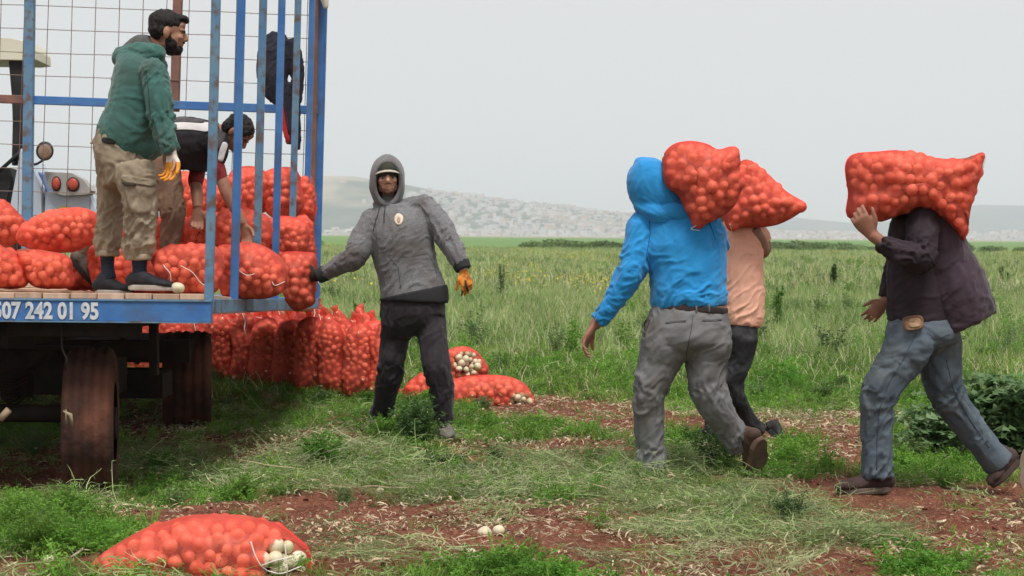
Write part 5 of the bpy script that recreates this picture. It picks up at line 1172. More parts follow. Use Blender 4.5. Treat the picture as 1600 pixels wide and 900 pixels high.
    for lay in (0, 1):
        for j in range(5):
            for k in range(n):
                a = -1.15+2.3*k/(n-1); R_ = .080+.040*(j/4)*math.cos(a*.75); x = R_*math.sin(a)*.95; y = R_*math.cos(a); z = .060-.010*j/4*2-.032*abs(math.sin(a))**2-.006*lay; V.append(c+(r*x+f_*(y+.004)+u*z)*.96)
    Fc = [(j*n+k, j*n+k+1, (j+1)*n+k+1, (j+1)*n+k) for j in range(4) for k in range(n-1)]; m_ = 5*n; Fc += [(m_+a, m_+d_, m_+c_, m_+b_) for (a, b_, c_, d_) in Fc]; Fc += [(4*n+k, 4*n+k+1, m_+4*n+k+1, m_+4*n+k) for k in range(n-1)]+[(j*n, (j+1)*n, m_+(j+1)*n, m_+j*n)[::-1] for j in range(4)]+[(j*n+n-1, (j+1)*n+n-1, m_+(j+1)*n+n-1, m_+j*n+n-1) for j in range(4)]
    mk('brim', V, Fc, CAP, cp_o)
    hood_shell('hood', c+(-f_*.014-u*.022), f, (.0, 0, 1), (.108, .13, .158), c_gr, par, inn, open_a=.80, drop=.26)
    s = Sh(); s.loft([(*pt(604, 312, D+.05), .088, .07), (*pt(608, 324, D+.03), .092, .075), (*pt(613, 338, D+.01), .12, .075)], n=24); V, N, Fc = remesh(s, .007, 5); V = V+N*(.006*(1-2*np.abs(fbm(V*14, 3, 2))))[:, None]; mk('collar', V, Fc, c_gr, par)
    s = Sh(); s.tube([pt(594, 322, D-.13), pt(590, 336, D-.145), pt(585, 352, D-.16), pt(583, 362, D-.16)], .0035, 5); s.tube([pt(602, 322, D-.13), pt(600, 336, D-.15), pt(600, 348, D-.165)], .0035, 5); mk('drawstring', s.arr(), s.F, inn, par)
    bd = patch('badge', [(623, 333), (629, 337), (630, 343), (627, 350), (623, 352), (618, 349), (616, 342), (618, 336)], up, M('cream_badge', (.62, .52, .4), (.7, .6, .5), 40, .8), par, .004, 20, 3)
    patch('badge_mark', [(623, 338), (626, 341), (625, 347), (622, 348), (620, 343)], bd if bd.name in BV else up, M('badge_print', (.42, .3, .22), rough=.8), bd, .0055, 14, 2)
    for k in range(0): patch('shoulder_dust', [(640+k*18, 301+k*2), (652+k*14, 300+k), (664+k*10, 306+k*6), (652+k*12, 312+k*4), (640+k*16, 309+k*4)], up, M('dust_on_cloth', (.16, .11, .09), (.1, .09, .09), 60, .95), par, .001, 16, 3, back=.004)
    SHG = M('dusty_shoe', (.11, .1, .09), (.17, .15, .13), 14, .85, bump=.3, bscale=60); SLG = M('grey_sole', (.2, .19, .17), (.12, .11, .1), 14, .9)
    zt = float(gz(pt(697, 690, D-.1)[0], D-.1)); tq = pt(700, 699, D-.22); hq = pt(692, 668, D+.03); tq[2] = zt+.01; hq[2] = zt+.01
    shoe(par, hq, tq, (0, 0, 1), .052, .1, SHG, SLG, ankle=pt(692, 655, D-.04)); q = pt(592, 668, D+.24); z2 = float(gz(q[0], q[1])); shoe(par, (q[0]+.02, q[1]+.06, z2+.01), (q[0]-.08, q[1]-.18, z2+.01), (0, 0, 1), .05, .1, SHG, SLG, ankle=pt(592, 655, D+.24))
grey_man()
# ---------------------------------------------------------------- 2. green-hooded man on the trailer
def green_man():
    D = 8.5; GRN = M('faded_green_cloth', (.032, .105, .088), (.05, .14, .12), 7, .9, bump=.2, bscale=220, c3=(.05, .1, .085), s3=4, sheen=.2); LIN = M('grey_green_lining', (.07, .075, .07), (.1, .1, .095), 30, .9); KH = M('khaki_cloth', (.25, .2, .14), (.33, .27, .195), 9, .9, bump=.2, bscale=240, c3=(.19, .145, .1), s3=6)
    g = P(225, 455, D); par = person((g.x, g.y, .92), 'bearded man in faded green hooded top and khaki cargo trousers standing on the trailer deck')
    torso = st(D, [(236, 84, .03, 56, .9), (224, 110, .02, 84, 1.25), (219, 145, 0, 92, 1.2), (212, 180, 0, 94, 1.15), (204, 210, 0, 102, 1.05), (210, 232, 0, 92, 1.05), (222, 246, 0, 62, 1.0)])
    hem = st(D, [(170, 190, 0, 34, 1.6), (196, 206, 0, 60, 1.6), (228, 232, 0, 50, 1.5), (238, 246, 0, 34, 1.4)])
    armN = st(D, [(240, 112, -.17, 42), (246, 146, -.2, 42), (252, 180, -.2, 40), (258, 208, -.22, 34), (265, 228, -.24, 27), (269, 237, -.24, 25)])
    armF = st(D, [(232, 112, .2, 38), (240, 150, .26, 36), (250, 185, .26, 32), (258, 215, .22, 28), (262, 228, .2, 24)])
    sh = Sh()
    sh.loft(torso); sh.loft(hem)
    for a in (armN, armF): sh.loft(a, rnd=(True, False))
    sh.loft(st(D, [(243, 84, -.08, 30, 1), (214, 84, -.04, 34, 1), (197, 90, .04, 38, 1.2)]), rnd=(True, True)); sh.loft(st(D, [(240, 80, .12, 26, 1), (214, 82, .1, 34, 1), (198, 90, .04, 36, 1.2)]), rnd=(True, True)); sh.ell(pt(204, 94, D), (.075, .1, .055), None)
    up = cloth('hooded_top', sh, GRN, par, .0075, 6, .0085, 14, [(pt(252, 185, D-.2), .15, 1.2), (pt(265, 225, D-.24), .1, 1.2), (pt(190, 205, D-.1), .17, 1), (pt(243, 118, D-.2), .1, 1.0)])
    seam([(228, 108), (232, 140), (234, 175), (240, 210)], up, M('green_seam', (.015, .07, .055), rough=.9), par)
    s = Sh(); s.loft(st(D, [(236, 74, .02, 34, 1.4), (222, 72, .03, 36, 1.6), (206, 80, .03, 30, 1.6)]), rnd=(True, True)); V, N, Fc = remesh(s, .007, 4); V = V+N*(.005*fbm(V*20, 3, 2))[:, None]; mk('hood_lining', V, Fc, LIN, par)
    tr_ = Sh(); tr_.loft(st(D, [(192, 208, 0, 78, 1.2), (188, 232, 0, 82, 1.2), (194, 262, 0, 86, 1.1), (200, 285, 0, 80, 1.1)]))
    near = st(D, [(210, 262, -.09, 66, 1), (216, 296, -.12, 58, 1), (220, 330, -.12, 50, 1.05), (219, 360, -.11, 46, 1.05), (217, 388, -.1, 46, 1), (217, 402, -.1, 38, 1)])
    far = st(D, [(180, 258, .1, 58, 1), (177, 296, .12, 50, 1), (174, 330, .13, 42, 1.05), (171, 358, .13, 41, 1.05), (168, 382, .13, 42, 1), (168, 394, .13, 35, 1)])
    tr_.loft(near); tr_.loft(far)
    tb = cloth('cargo_trousers', tr_, KH, par, .008, 5, .012, 24, [(pt(220, 335, D-.15), .14, 1.1), (pt(217, 385, D-.15), .12, 1.5), (pt(170, 380, D), .12, 1.5), (pt(175, 330, D), .12, 1), (pt(200, 270, D-.1), .15, .9)], fr=(15, 5))
    pc = patch('cargo_pocket', [(194, 279), (238, 284), (240, 300), (236, 330), (226, 334), (206, 330), (196, 300)], tb, KH, par, .012, 40, 5); patch('pocket_flap', [(192, 274), (216, 277), (241, 282), (242, 291), (216, 288), (193, 284)], tb, KH, par, .02, 30, 3); patch('pocket_slit', [(193, 284), (203, 286), (215, 290), (203, 291), (194, 289)], tb, M('dark_slit', (.05, .04, .03)), par, .022, 16, 2)
    patch('belt', [(160, 215), (177, 217), (179, 225), (162, 223)], [tb, up], M('black_belt', (.015, .014, .013), rough=.5), par, .006, 24, 3)
    s = Sh(); s.loft([(*pt(160, 208, D-.05), .02, .008), (*pt(150, 218, D-.05), .016, .006), (*pt(142, 224, D-.05), .006, .004)], n=8, rnd=(True, True)); mk('loose_belt_end', s.arr(), s.F, KH, par)
    for rows in ([(217, 398, -.1, 40, 1), (217, 406, -.1, 41, 1)], [(168, 391, .13, 36, 1), (168, 400, .13, 36, 1)]):
        s = Sh(); s.loft(st(D, rows)); V, N, Fc = remesh(s, .006, 3); mk('ankle_cuff', V+N*(.003+.003*fbm(V*30, 1, 2))[:, None], Fc, KH, par)
    SOCK = M('navy_sock', (.012, .018, .035), (.02, .025, .04), 40, .9); SHO = M('black_canvas_shoe', (.008, .01, .014), (.02, .02, .025), 20, .7); SOL = M('white_rubber_sole', (.45, .42, .38), (.32, .28, .25), 12, .7)
    for (u, v0, v1, dd, w_) in ((218, 402, 442, -.1, 26), (168, 396, 436, .13, 24)):
        s = Sh(); s.loft(st(D, [(u, v0, dd, w_), (u, (v0+v1)/2, dd, w_*.85), (u+2, v1, dd, w_)])); V, N, Fc = remesh(s, .006, 3); mk('sock', V, Fc, SOCK, par)
    zb = .934; h = pt(203, 452, D-.1); t = pt(268, 459, D-.16); h[2] = t[2] = zb; shoe(par, h, t, (0, 0, 1), .048, .085, SHO, SOL, ankle=pt(217, 434, D-.1)); h = pt(151, 450, D+.13); t = pt(206, 450, D+.1); h[2] = t[2] = float(bedz(-2.2, D+.13))+.001; shoe(par, h, t, (0, 0, 1), .048, .085, SHO, SOL, ankle=pt(168, 428, D+.13))
    b = Sh(); c = pt(263, 51, D); f = nrmz((1, .22, -.14)); A = head(b, c, f, (.13, 0, 1), .98)
    b.loft([(*(c-np.array((.045, 0, .04))), .058, .056), (*pt(243, 78, D+.02), .058, .058), (*pt(232, 98, D+.02), .08, .08)])
    for a in (torso, armN, armF): b.loft(shrink(a, .82))
    b.loft(shrink(near, .7)); b.loft(shrink(far, .7)); b.loft(st(D, [(266, 232, -.24, 18), (269, 243, -.24, 16)]))
    hand(b, pt(261, 230, D+.2), (.15, 0, -1), (.9, -.3, 0), curl=(.4, .5, .4)); hand(b, pt(269, 243, D-.24), (.05, 0, -1), (.5, -.8, 0), .16, curl=(.4, .4, .3)); body_mesh(b, par, SKIN, .006)
    gl = Sh(); hand(gl, pt(268, 238, D-.24), (.03, 0, -1), (.75, -.6, 0), .175, curl=(.35, .5, .4), thick=1.25); V, N, Fc = remesh(gl, .005, 3); gm_ = M('white_glove', (.55, .5, .44), (.65, .6, .54), 20, .8); om_ = M('orange_glove_palm', (.72, .3, .03), (.6, .22, .02), 20, .6)
    o = mk('glove', V, Fc, [gm_, om_], par); zc = V[np.array(Fc)].mean(1)[:, 2]; cut = pt(268, 254, D-.24)[2]; o.data.polygons.foreach_set('material_index', (zc < cut).astype(np.int32))
    facebits(par, c, A, .98)
    r, f_, u = A; s = Sh(); E = lambda x, y, z, a, b_, d_: s.ell(c+(r*x+f_*y+u*z)*.98, (a, b_, d_), A)
    E(0, -.02, .055, .083, .098, .072); E(0, -.06, .01, .074, .055, .06); E(0, .06, .088, .06, .045, .028); E(0, .092, .082, .04, .018, .016); E(.068, -.03, .0, .014, .03, .03); E(-.068, -.03, .0, .014, .03, .03); tuftmesh('hair', s, HAIR, par, .005, .006)
    s = Sh(); E(0, .058, -.086, .041, .036, .034); E(.046, .024, -.058, .018, .034, .036); E(-.046, .024, -.058, .018, .034, .036); E(.062, .006, -.03, .012, .014, .028); E(-.062, .006, -.03, .012, .014, .028); E(0, .088, -.042, .026, .012, .008); E(0, .03, -.095, .045, .04, .03); tuftmesh('beard', s, HAIR, par, .005, .005)
green_man()
# ---------------------------------------------------------------- 3. man bending over the sacks
def bent_man():
    D = 9.55; TS_ = M('black_shirt', (.012, .011, .014), (.025, .022, .026), 20, .9, bump=.1, bscale=200); WB = M('white_shirt_panel', (.6, .57, .56), (.5, .47, .47), 8, .9); GRS = M('grey_sleeve', (.05, .046, .05), (.09, .08, .08), 30, .9); RD = M('dark_red_sleeve', (.16, .018, .022), (.24, .03, .03), 20, .9); BR = M('brown_cloth', (.13, .078, .052), (.18, .11, .072), 9, .9, bump=.2, bscale=220)
    g = P(230, 440, D); par = person((g.x, g.y, .88), 'dark-haired man bent over the sacks in black and white shirt and brown trousers')
    torso = st(D, [(250, 228, 0, 74, 1.1), (275, 224, 0, 80, 1.1), (305, 222, 0, 78, 1.2), (330, 216, 0, 62, 1.2), (348, 208, 0, 40, 1.1)]); sh = Sh(); sh.loft(torso)
    tail = st(D, [(300, 232, 0, 60, 1), (296, 250, 0, 62, .9), (294, 264, 0, 58, .8)]); sh.loft(tail)
    sN = st(D, [(340, 212, -.12, 34), (342, 235, -.16, 30), (336, 256, -.18, 26)]); sF = st(D, [(326, 222, .12, 34), (316, 246, .12, 28), (309, 262, .1, 26)]); sh.loft(sN); sh.loft(sF)
    o = cloth('shirt', sh, TS_, par, .0075, 5, .007, 33, [(pt(300, 240, D), .2, 1)])
    patch('white_panel', [(250, 186), (285, 188), (318, 190), (334, 194), (332, 206), (300, 203), (275, 203), (252, 208)], o, WB, par, .005, 40, 5); patch('grey_stripe', [(262, 186), (285, 183), (318, 187), (317, 192), (285, 190), (262, 192)], o, GRS, par, .009, 30, 3); patch('white_sleeve_stripe', [(349, 222), (356, 226), (352, 240), (348, 252), (341, 250), (343, 236)], o, WB, par, .008, 24, 3); patch('grey_shoulder', [(333, 196), (344, 198), (352, 210), (346, 226), (336, 236), (332, 220)], o, GRS, par, .005, 24, 3)
    s = Sh(); s.loft(st(D, [(310, 258, .1, 26), (306, 280, .06, 24), (305, 290, .04, 22)])); s.loft(st(D, [(336, 252, -.18, 26), (343, 275, -.18, 24), (347, 284, -.18, 21)])); V, N, Fc = remesh(s, .007, 4); V = V+N*(.005*fbm(V*20, 3, 2))[:, None]; mk('red_undersleeves', V, Fc, RD, par)
    tr_ = Sh(); hip = st(D, [(272, 226, 0, 66, 1.2), (252, 236, 0, 72, 1.2), (246, 256, 0, 60, 1.2)]); tr_.loft(hip, rnd=(True, True)); near = st(D, [(254, 250, -.08, 50), (262, 290, -.1, 44), (268, 328, -.12, 38), (267, 358, -.1, 32), (263, 388, -.08, 28)]); far = st(D, [(238, 252, .1, 50), (212, 300, .12, 44), (182, 338, .14, 38), (154, 368, .16, 34), (127, 406, .18, 27)]); tr_.loft(near); tr_.loft(far)
    cloth('trousers', tr_, BR, par, .008, 5, .009, 35, [(pt(268, 328, D-.1), .15, 1.2), (pt(263, 380, D), .1, 1.2), (pt(182, 338, D), .12, 1)], fr=(13, 4))
    b = Sh(); c = pt(370, 208, D-.02); f = nrmz((.62, -.1, -.78)); A = head(b, c, f, (.78, 0, .6), .93); b.loft([(*pt(345, 207, D), .05, .05), (*pt(360, 205, D-.01), .052, .052), (*c, .05, .05)])
    b.loft(shrink(torso, .82)); b.loft(shrink(near, .75)); b.loft(shrink(far, .75)); b.loft(shrink(hip, .8)); b.loft(shrink(sN, .7)); b.loft(shrink(sF, .7))
    b.loft(st(D, [(305, 284, .05, 19), (308, 305, .0, 19), (309, 325, -.04, 15)])); b.loft(st(D, [(346, 278, -.18, 20), (356, 305, -.2, 20), (374, 338, -.2, 16), (380, 350, -.2, 15)]))
    hand(b, pt(309, 325, D-.04), (0, -.1, -1), (1, 0, 0), curl=(.5, .6, .4)); hand(b, pt(380, 350, D-.2), (.3, -.1, -.9), (.8, -.4, 0), curl=(.5, .6, .4)); body_mesh(b, par, SKIND, .006); facebits(par, c, A, .93)
    r, f_, u = A; s = Sh(); E = lambda x, y, z, a, b_, d_: s.ell(c+(r*x+f_*y+u*z)*.93, (a, b_, d_), A); E(0, -.016, .05, .083, .098, .075); E(0, -.05, .0, .078, .06, .075); E(.06, .02, .05, .024, .05, .03); E(-.06, .02, .05, .024, .05, .03); tuftmesh('hair', s, HAIR, par, .006, .007)
    BT = M('brown_boot', (.06, .05, .045), (.12, .095, .08), 12, .85, bump=.3, bscale=60); h = pt(108, 407, D+.16); t = pt(146, 448, D+.1); shoe(par, h, t, (.75, 0, .62), .048, .085, BT, DKST, ankle=pt(126, 405, D+.18), name='boot'); z_ = float(bedz(-2.0, D-.08)); h = pt(255, 440, D-.05); t = pt(300, 445, D-.12); h[2] = t[2] = z_; shoe(par, h, t, (0, 0, 1), .048, .09, BT, DKST, ankle=pt(262, 425, D-.08), name='boot')
    s = Sh(); s.loft(st(D, [(263, 384, -.08, 24), (261, 410, -.08, 22), (260, 432, -.07, 24)])); V, N, Fc = remesh(s, .007, 4); mk('sock', V, Fc, DKST, par)
bent_man()
# ---------------------------------------------------------------- 4. blue-hooded man seen from behind
def blue_man():
    D = 8.06; BL = M('bright_blue_cloth', (.012, .225, .54), (.022, .28, .63), 6, .85, bump=.2, bscale=240, sheen=.2); GP = M('grey_trouser_cloth', (.15, .15, .155), (.2, .2, .205), 9, .85, bump=.15, bscale=260, c3=(.13, .12, .11), s3=4)
    g = P(1070, 735, D); par = person((g.x, g.y, 0), 'man in bright blue hooded top and grey trousers seen from behind, carrying an onion sack')
    torso = st(D, [(1036, 322, .02, 62, .9), (1052, 344, 0, 118, .62), (1066, 372, 0, 132, .8), (1074, 410, 0, 122, .9), (1076, 445, 0, 118, .95), (1077, 468, 0, 120, .95), (1078, 481, 0, 116, .9)])
    hoodc = st(D, [(1012, 262, -.02, 52, 1.0), (1018, 284, -.02, 74, 1.05), (1028, 308, 0, 72, 1.0), (1042, 330, 0, 74, .85)])
    armL = st(D, [(1004, 355, 0, 50), (998, 385, -.02, 46), (986, 425, -.04, 42), (968, 456, -.03, 36), (950, 482, -.02, 30), (935, 501, 0, 25)])
    armR = st(D, [(1098, 350, 0, 46), (1112, 368, .05, 46), (1122, 386, .1, 36), (1118, 372, .02, 30), (1108, 345, -.08, 26)])
    sh = Sh()
    sh.loft(torso)
    for a in (armL, armR): sh.loft(a, rnd=(True, False))
    hh = Sh(); hh.loft(st(D, [(1004, 262, .02, 30, 1.6), (1010, 272, 0, 58, 1.25), (1014, 288, 0, 72, 1.1), (1022, 308, 0, 70, 1.05), (1036, 328, 0, 66, .95), (1048, 342, .02, 60, .8)]), rnd=(True, True)); hh.ell(pt(1014, 284, 0+D), (.121, .135, .128)); hh.loft(st(D, [(1020, 285, 0, 62, 1.3), (1036, 310, -.02, 58, 1.2), (1054, 334, -.03, 44, 1)]), rnd=(True, True)); hh.loft(st(D, [(1004, 324, -.02, 26, 1.5), (1030, 334, -.07, 34, 1.2), (1066, 340, -.06, 30, 1)]), rnd=(True, True)); hd_ = cloth('hood', hh, BL, par, .007, 8, .0042, 141, [(pt(1045, 330, D-.1), .1, 1.3)], fr=(9, 7)); sh.loft(st(D, [(1000, 335, 0, 34, 1.2), (1050, 326, .02, 44, 1.5), (1096, 340, 0, 34, 1.2)]))
    o = cloth('hooded_top', sh, BL, par, .0075, 6, .0095, 43, [(pt(1075, 465, D-.1), .16, 1.5), (pt(986, 425, D), .13, 1.3), (pt(1040, 315, D-.1), .12, 1.0), (pt(1010, 365, D), .12, 1.1), (pt(940, 495, D), .08, 1.2)])
    s = Sh(); s.loft(st(D, [(1026, 336, -.09, 20, .6), (1052, 329, -.125, 26, .6), (1080, 340, -.11, 22, .6)]), rnd=(True, True)); V, N, Fc = remesh(s, .007, 3); mk('hood_seam_fold', V, Fc, BL, par)
    tr_ = Sh(); hip = st(D, [(1080, 478, 0, 112, .92), (1076, 505, 0, 130, .92), (1072, 536, 0, 138, .84), (1073, 552, 0, 100, .62), (1073, 562, 0, 50, .5)]); tr_.loft(hip)
    L_ = st(D, [(1044, 508, 0, 66, 1.35), (1040, 535, 0, 74, 1.35), (1030, 568, 0, 66, 1.25), (1016, 612, -.03, 50), (1014, 655, 0, 45), (1016, 700, .03, 44), (1018, 735, .04, 47)])
    R_ = st(D, [(1106, 508, 0, 66, 1.35), (1106, 535, 0, 72, 1.35), (1103, 568, 0, 62, 1.25), (1105, 606, -.02, 54), (1121, 640, .0, 48), (1142, 672, .06, 43), (1160, 697, .10, 42)])
    tr_.loft(L_); tr_.loft(R_)
    tb = cloth('trousers', tr_, GP, par, .0085, 5, .010, 47, [(pt(1016, 612, D), .16, 1.2), (pt(1106, 605, D), .16, 1.3), (pt(1160, 700, D), .12, 1.1), (pt(1016, 720, D), .1, 1.2), (pt(1072, 560, D-.1), .12, 1)], fr=(13, 4))
    BLT = M('dark_leather_belt', (.03, .022, .02), (.05, .035, .03), 20, .5)
    s = Sh(); s.loft(st(D, [(1080, 476, 0, 117, .95), (1079, 487, 0, 118, .95)])); V, N, Fc = remesh(s, .006, 2); mk('belt', V, Fc, BLT, par); BV['belt_b'] = BVHTree.FromPolygons(V.tolist(), [tuple(f) for f in Fc.tolist()])
    for u in (1030, 1088, 1108):
        a = st(D, [(u, 474, -.0, 4)])[0, :3]; k = BV['belt_b'].ray_cast(CP, (P(u, 481, D)-CP).normalized())
        if k[0] is not None: q = np.array(k[0])-nVD*.004; s = Sh(); s.bar(q+nVU*.022, q-nVU*.024, .009, .006, up=(0, 1, 0), bev=.002); mk('belt_loop', s.arr(), s.F, GP, par)
    DS = M('trouser_stitching', (.085, .085, .088), rough=.9); patch('welt_pocket', [(1041, 503), (1056, 501), (1071, 500), (1071, 503), (1056, 504), (1041, 506)], tb, DS, par, .002, 20, 2, back=.003); patch('welt_pocket', [(1098, 499), (1112, 499), (1127, 498), (1127, 501), (1112, 502), (1098, 502)], tb, DS, par, .002, 20, 2, back=.003); patch('side_pocket', [(1006, 505), (1012, 497), (1018, 494), (1012, 510), (1008, 518)], tb, M('dark_slit', (.05, .04, .03)), par, .003, 14, 2)
    seam([(1083, 492), (1080, 515), (1075, 540), (1072, 556)], tb, DS, par); seam([(1012, 500), (1003, 540), (1000, 580), (996, 620), (997, 670), (1000, 720)], tb, DS, par, .0016); seam([(1014, 336), (1016, 365), (1010, 400), (1020, 430)], o, M('blue_seam', (.005, .12, .32), rough=.9), par); seam([(1108, 345), (1118, 375)], o, M('blue_seam', (.005, .12, .32)), par)
    b = Sh(); c = pt(1012, 285, D-.02); A = head(b, c, nrmz((-.2, 1, -.25)), (0, 0, 1), .9, ears=False)
    for a in (torso, armL, armR): b.loft(shrink(a, .8))
    b.loft(shrink(hoodc, .5)); b.loft(shrink(hip, .8)); b.loft(shrink(L_, .75)); b.loft(shrink(R_, .75)); b.loft(st(D, [(937, 498, 0, 19), (928, 510, .0, 18)])); b.loft(st(D, [(1110, 350, -.06, 20), (1104, 330, -.12, 18)]))
    hand(b, pt(928, 509, 0+D), (-.45, -.1, -.85), (.3, .9, -.3), .185, curl=(.25, .55, .4), spread=.15, thick=1.1); hand(b, pt(1104, 332, D-.08), (-.2, -.2, 1), (-.8, 0, 0), curl=(.5, .6, .4)); body_mesh(b, par, SKIND, .006)
    BRS = M('brown_leather_shoe', (.055, .032, .024), (.085, .05, .036), 14, .75, bump=.2, bscale=60); BSO = M('brown_sole', (.17, .105, .075), (.11, .07, .05), 12, .85)
    # back foot: heel up, sole to the camera
    toe = pt(1184, 756, D+.12); heel = pt(1189, 688, D-.04); toe[2] = max(toe[2], float(gz(toe[0], toe[1]))+.0); shoe(par, heel, toe, (-.55, .8, .2), .07, .1, BRS, BSO, ankle=pt(1168, 705, D+.12))
    q = pt(1018, 742, D+.05); z_ = float(gz(q[0], q[1])); shoe(par, (q[0], q[1]-.06, z_+.01), (q[0]-.03, q[1]+.22, z_+.01), (0, 0, 1), .052, .1, BRS, BSO, ankle=pt(1018, 730, D+.05))
blue_man()
# ---------------------------------------------------------------- 5. peach shirted man
def peach_man():
    D = 9.3; PE = M('peach_cloth', (.8, .4, .28), (.86, .48, .35), 6, .9, bump=.15, bscale=200); JN = M('black_faded_jeans', (.012, .013, .016), (.06, .06, .065), 7, .85, c3=(.015, .015, .018), s3=9)
    g = P(1160, 690, D); par = person((g.x, g.y, 0), 'man in peach sweatshirt with sack on shoulder, mostly hidden behind the blue-hooded man')
    torso = st(D, [(1142, 344, .02, 50, .9), (1150, 362, 0, 88, .7), (1152, 400, 0, 80, .9), (1157, 440, 0, 72, 1.0), (1159, 470, 0, 72, 1.0), (1159, 496, 0, 66, 1), (1158, 508, 0, 60, 1)]); armR = st(D, [(1180, 362, .02, 34), (1186, 372, .04, 34), (1190, 380, .05, 32)]); armL = st(D, [(1118, 362, .1, 36), (1112, 400, .12, 34), (1110, 430, .12, 30)])
    sh = Sh()
    sh.loft(torso)
    for a in (armR, armL): sh.loft(a, rnd=(True, False))
    cloth('sweatshirt', sh, PE, par, .0075, 6, .007, 53, [(pt(1158, 490, D), .15, 1.5), (pt(1175, 440, D), .1, .8)])
    s = Sh(); s.loft(st(D, [(1159, 494, 0, 64, 1), (1158, 508, 0, 61, 1)])); V, N, Fc = remesh(s, .006, 3); mk('hem_band', V+N*.002, Fc, PE, par)
    tr_ = Sh(); hip = st(D, [(1158, 502, 0, 52, 1.1), (1156, 525, 0, 54, 1.1), (1154, 550, 0, 46, 1)]); A_ = st(D, [(1164, 525, -.04, 42), (1158, 560, -.02, 36), (1147, 598, .0, 31), (1156, 630, .05, 25), (1176, 662, .14, 22), (1190, 672, .18, 21)]); B_ = st(D, [(1148, 525, .06, 42), (1136, 570, .04, 36), (1122, 615, .0, 30), (1116, 650, .0, 26), (1113, 680, 0, 26)]); tr_.loft(hip); tr_.loft(A_); tr_.loft(B_); cloth('jeans', tr_, JN, par, .0085, 5, .008, 57, fr=(13, 4))
    b = Sh(); c = pt(1128, 322, D); head(b, c, nrmz((-.3, .9, -.2)), (0, 0, 1), .92); b.loft([(*c, .06, .06), (*pt(1134, 348, D), .062, .062), (*pt(1142, 362, D), .08, .07)])
    for a in (torso, armR, armL, hip): b.loft(shrink(a, .8))
    b.loft(shrink(A_, .75)); b.loft(shrink(B_, .75)); b.loft(st(D, [(1178, 366, .03, 26), (1190, 382, .05, 30), (1191, 392, .04, 26), (1187, 378, -.04, 24), (1176, 356, -.08, 20)])); b.loft(st(D, [(1110, 425, .12, 22), (1106, 460, .1, 18), (1104, 480, .08, 16)])); hand(b, pt(1104, 480, D+.08), (-.1, 0, -1), (0, 1, 0)); hand(b, pt(1176, 358, D-.08), (-.4, -.1, .8), (-.6, 0, -.4), curl=(.5, .6, .4)); body_mesh(b, par, M('deep_tan_skin', (.26, .12, .08), (.33, .17, .12), 12, .55), .0065)
    s = Sh(); s.ell(c+(0, -.015, .03), (.08, .09, .085)); tuftmesh('hair', s, HAIR, par)
    BK = M('black_trainer', (.012, .012, .014), (.03, .03, .03), 20, .7); toe = pt(1222, 694, D+.1); heel = pt(1196, 672, D+.2); shoe(par, heel, toe, (.45, .1, .85), .036, .07, BK, BK, ankle=pt(1188, 670, D+.18)); q = pt(1113, 690, D); z_ = float(gz(q[0], q[1])); shoe(par, (q[0]+.05, q[1]-.05, z_+.01), (q[0]-.1, q[1]+.18, z_+.01), (0, 0, 1), .045, .09, BK, BK, ankle=pt(1113, 680, D))
peach_man()
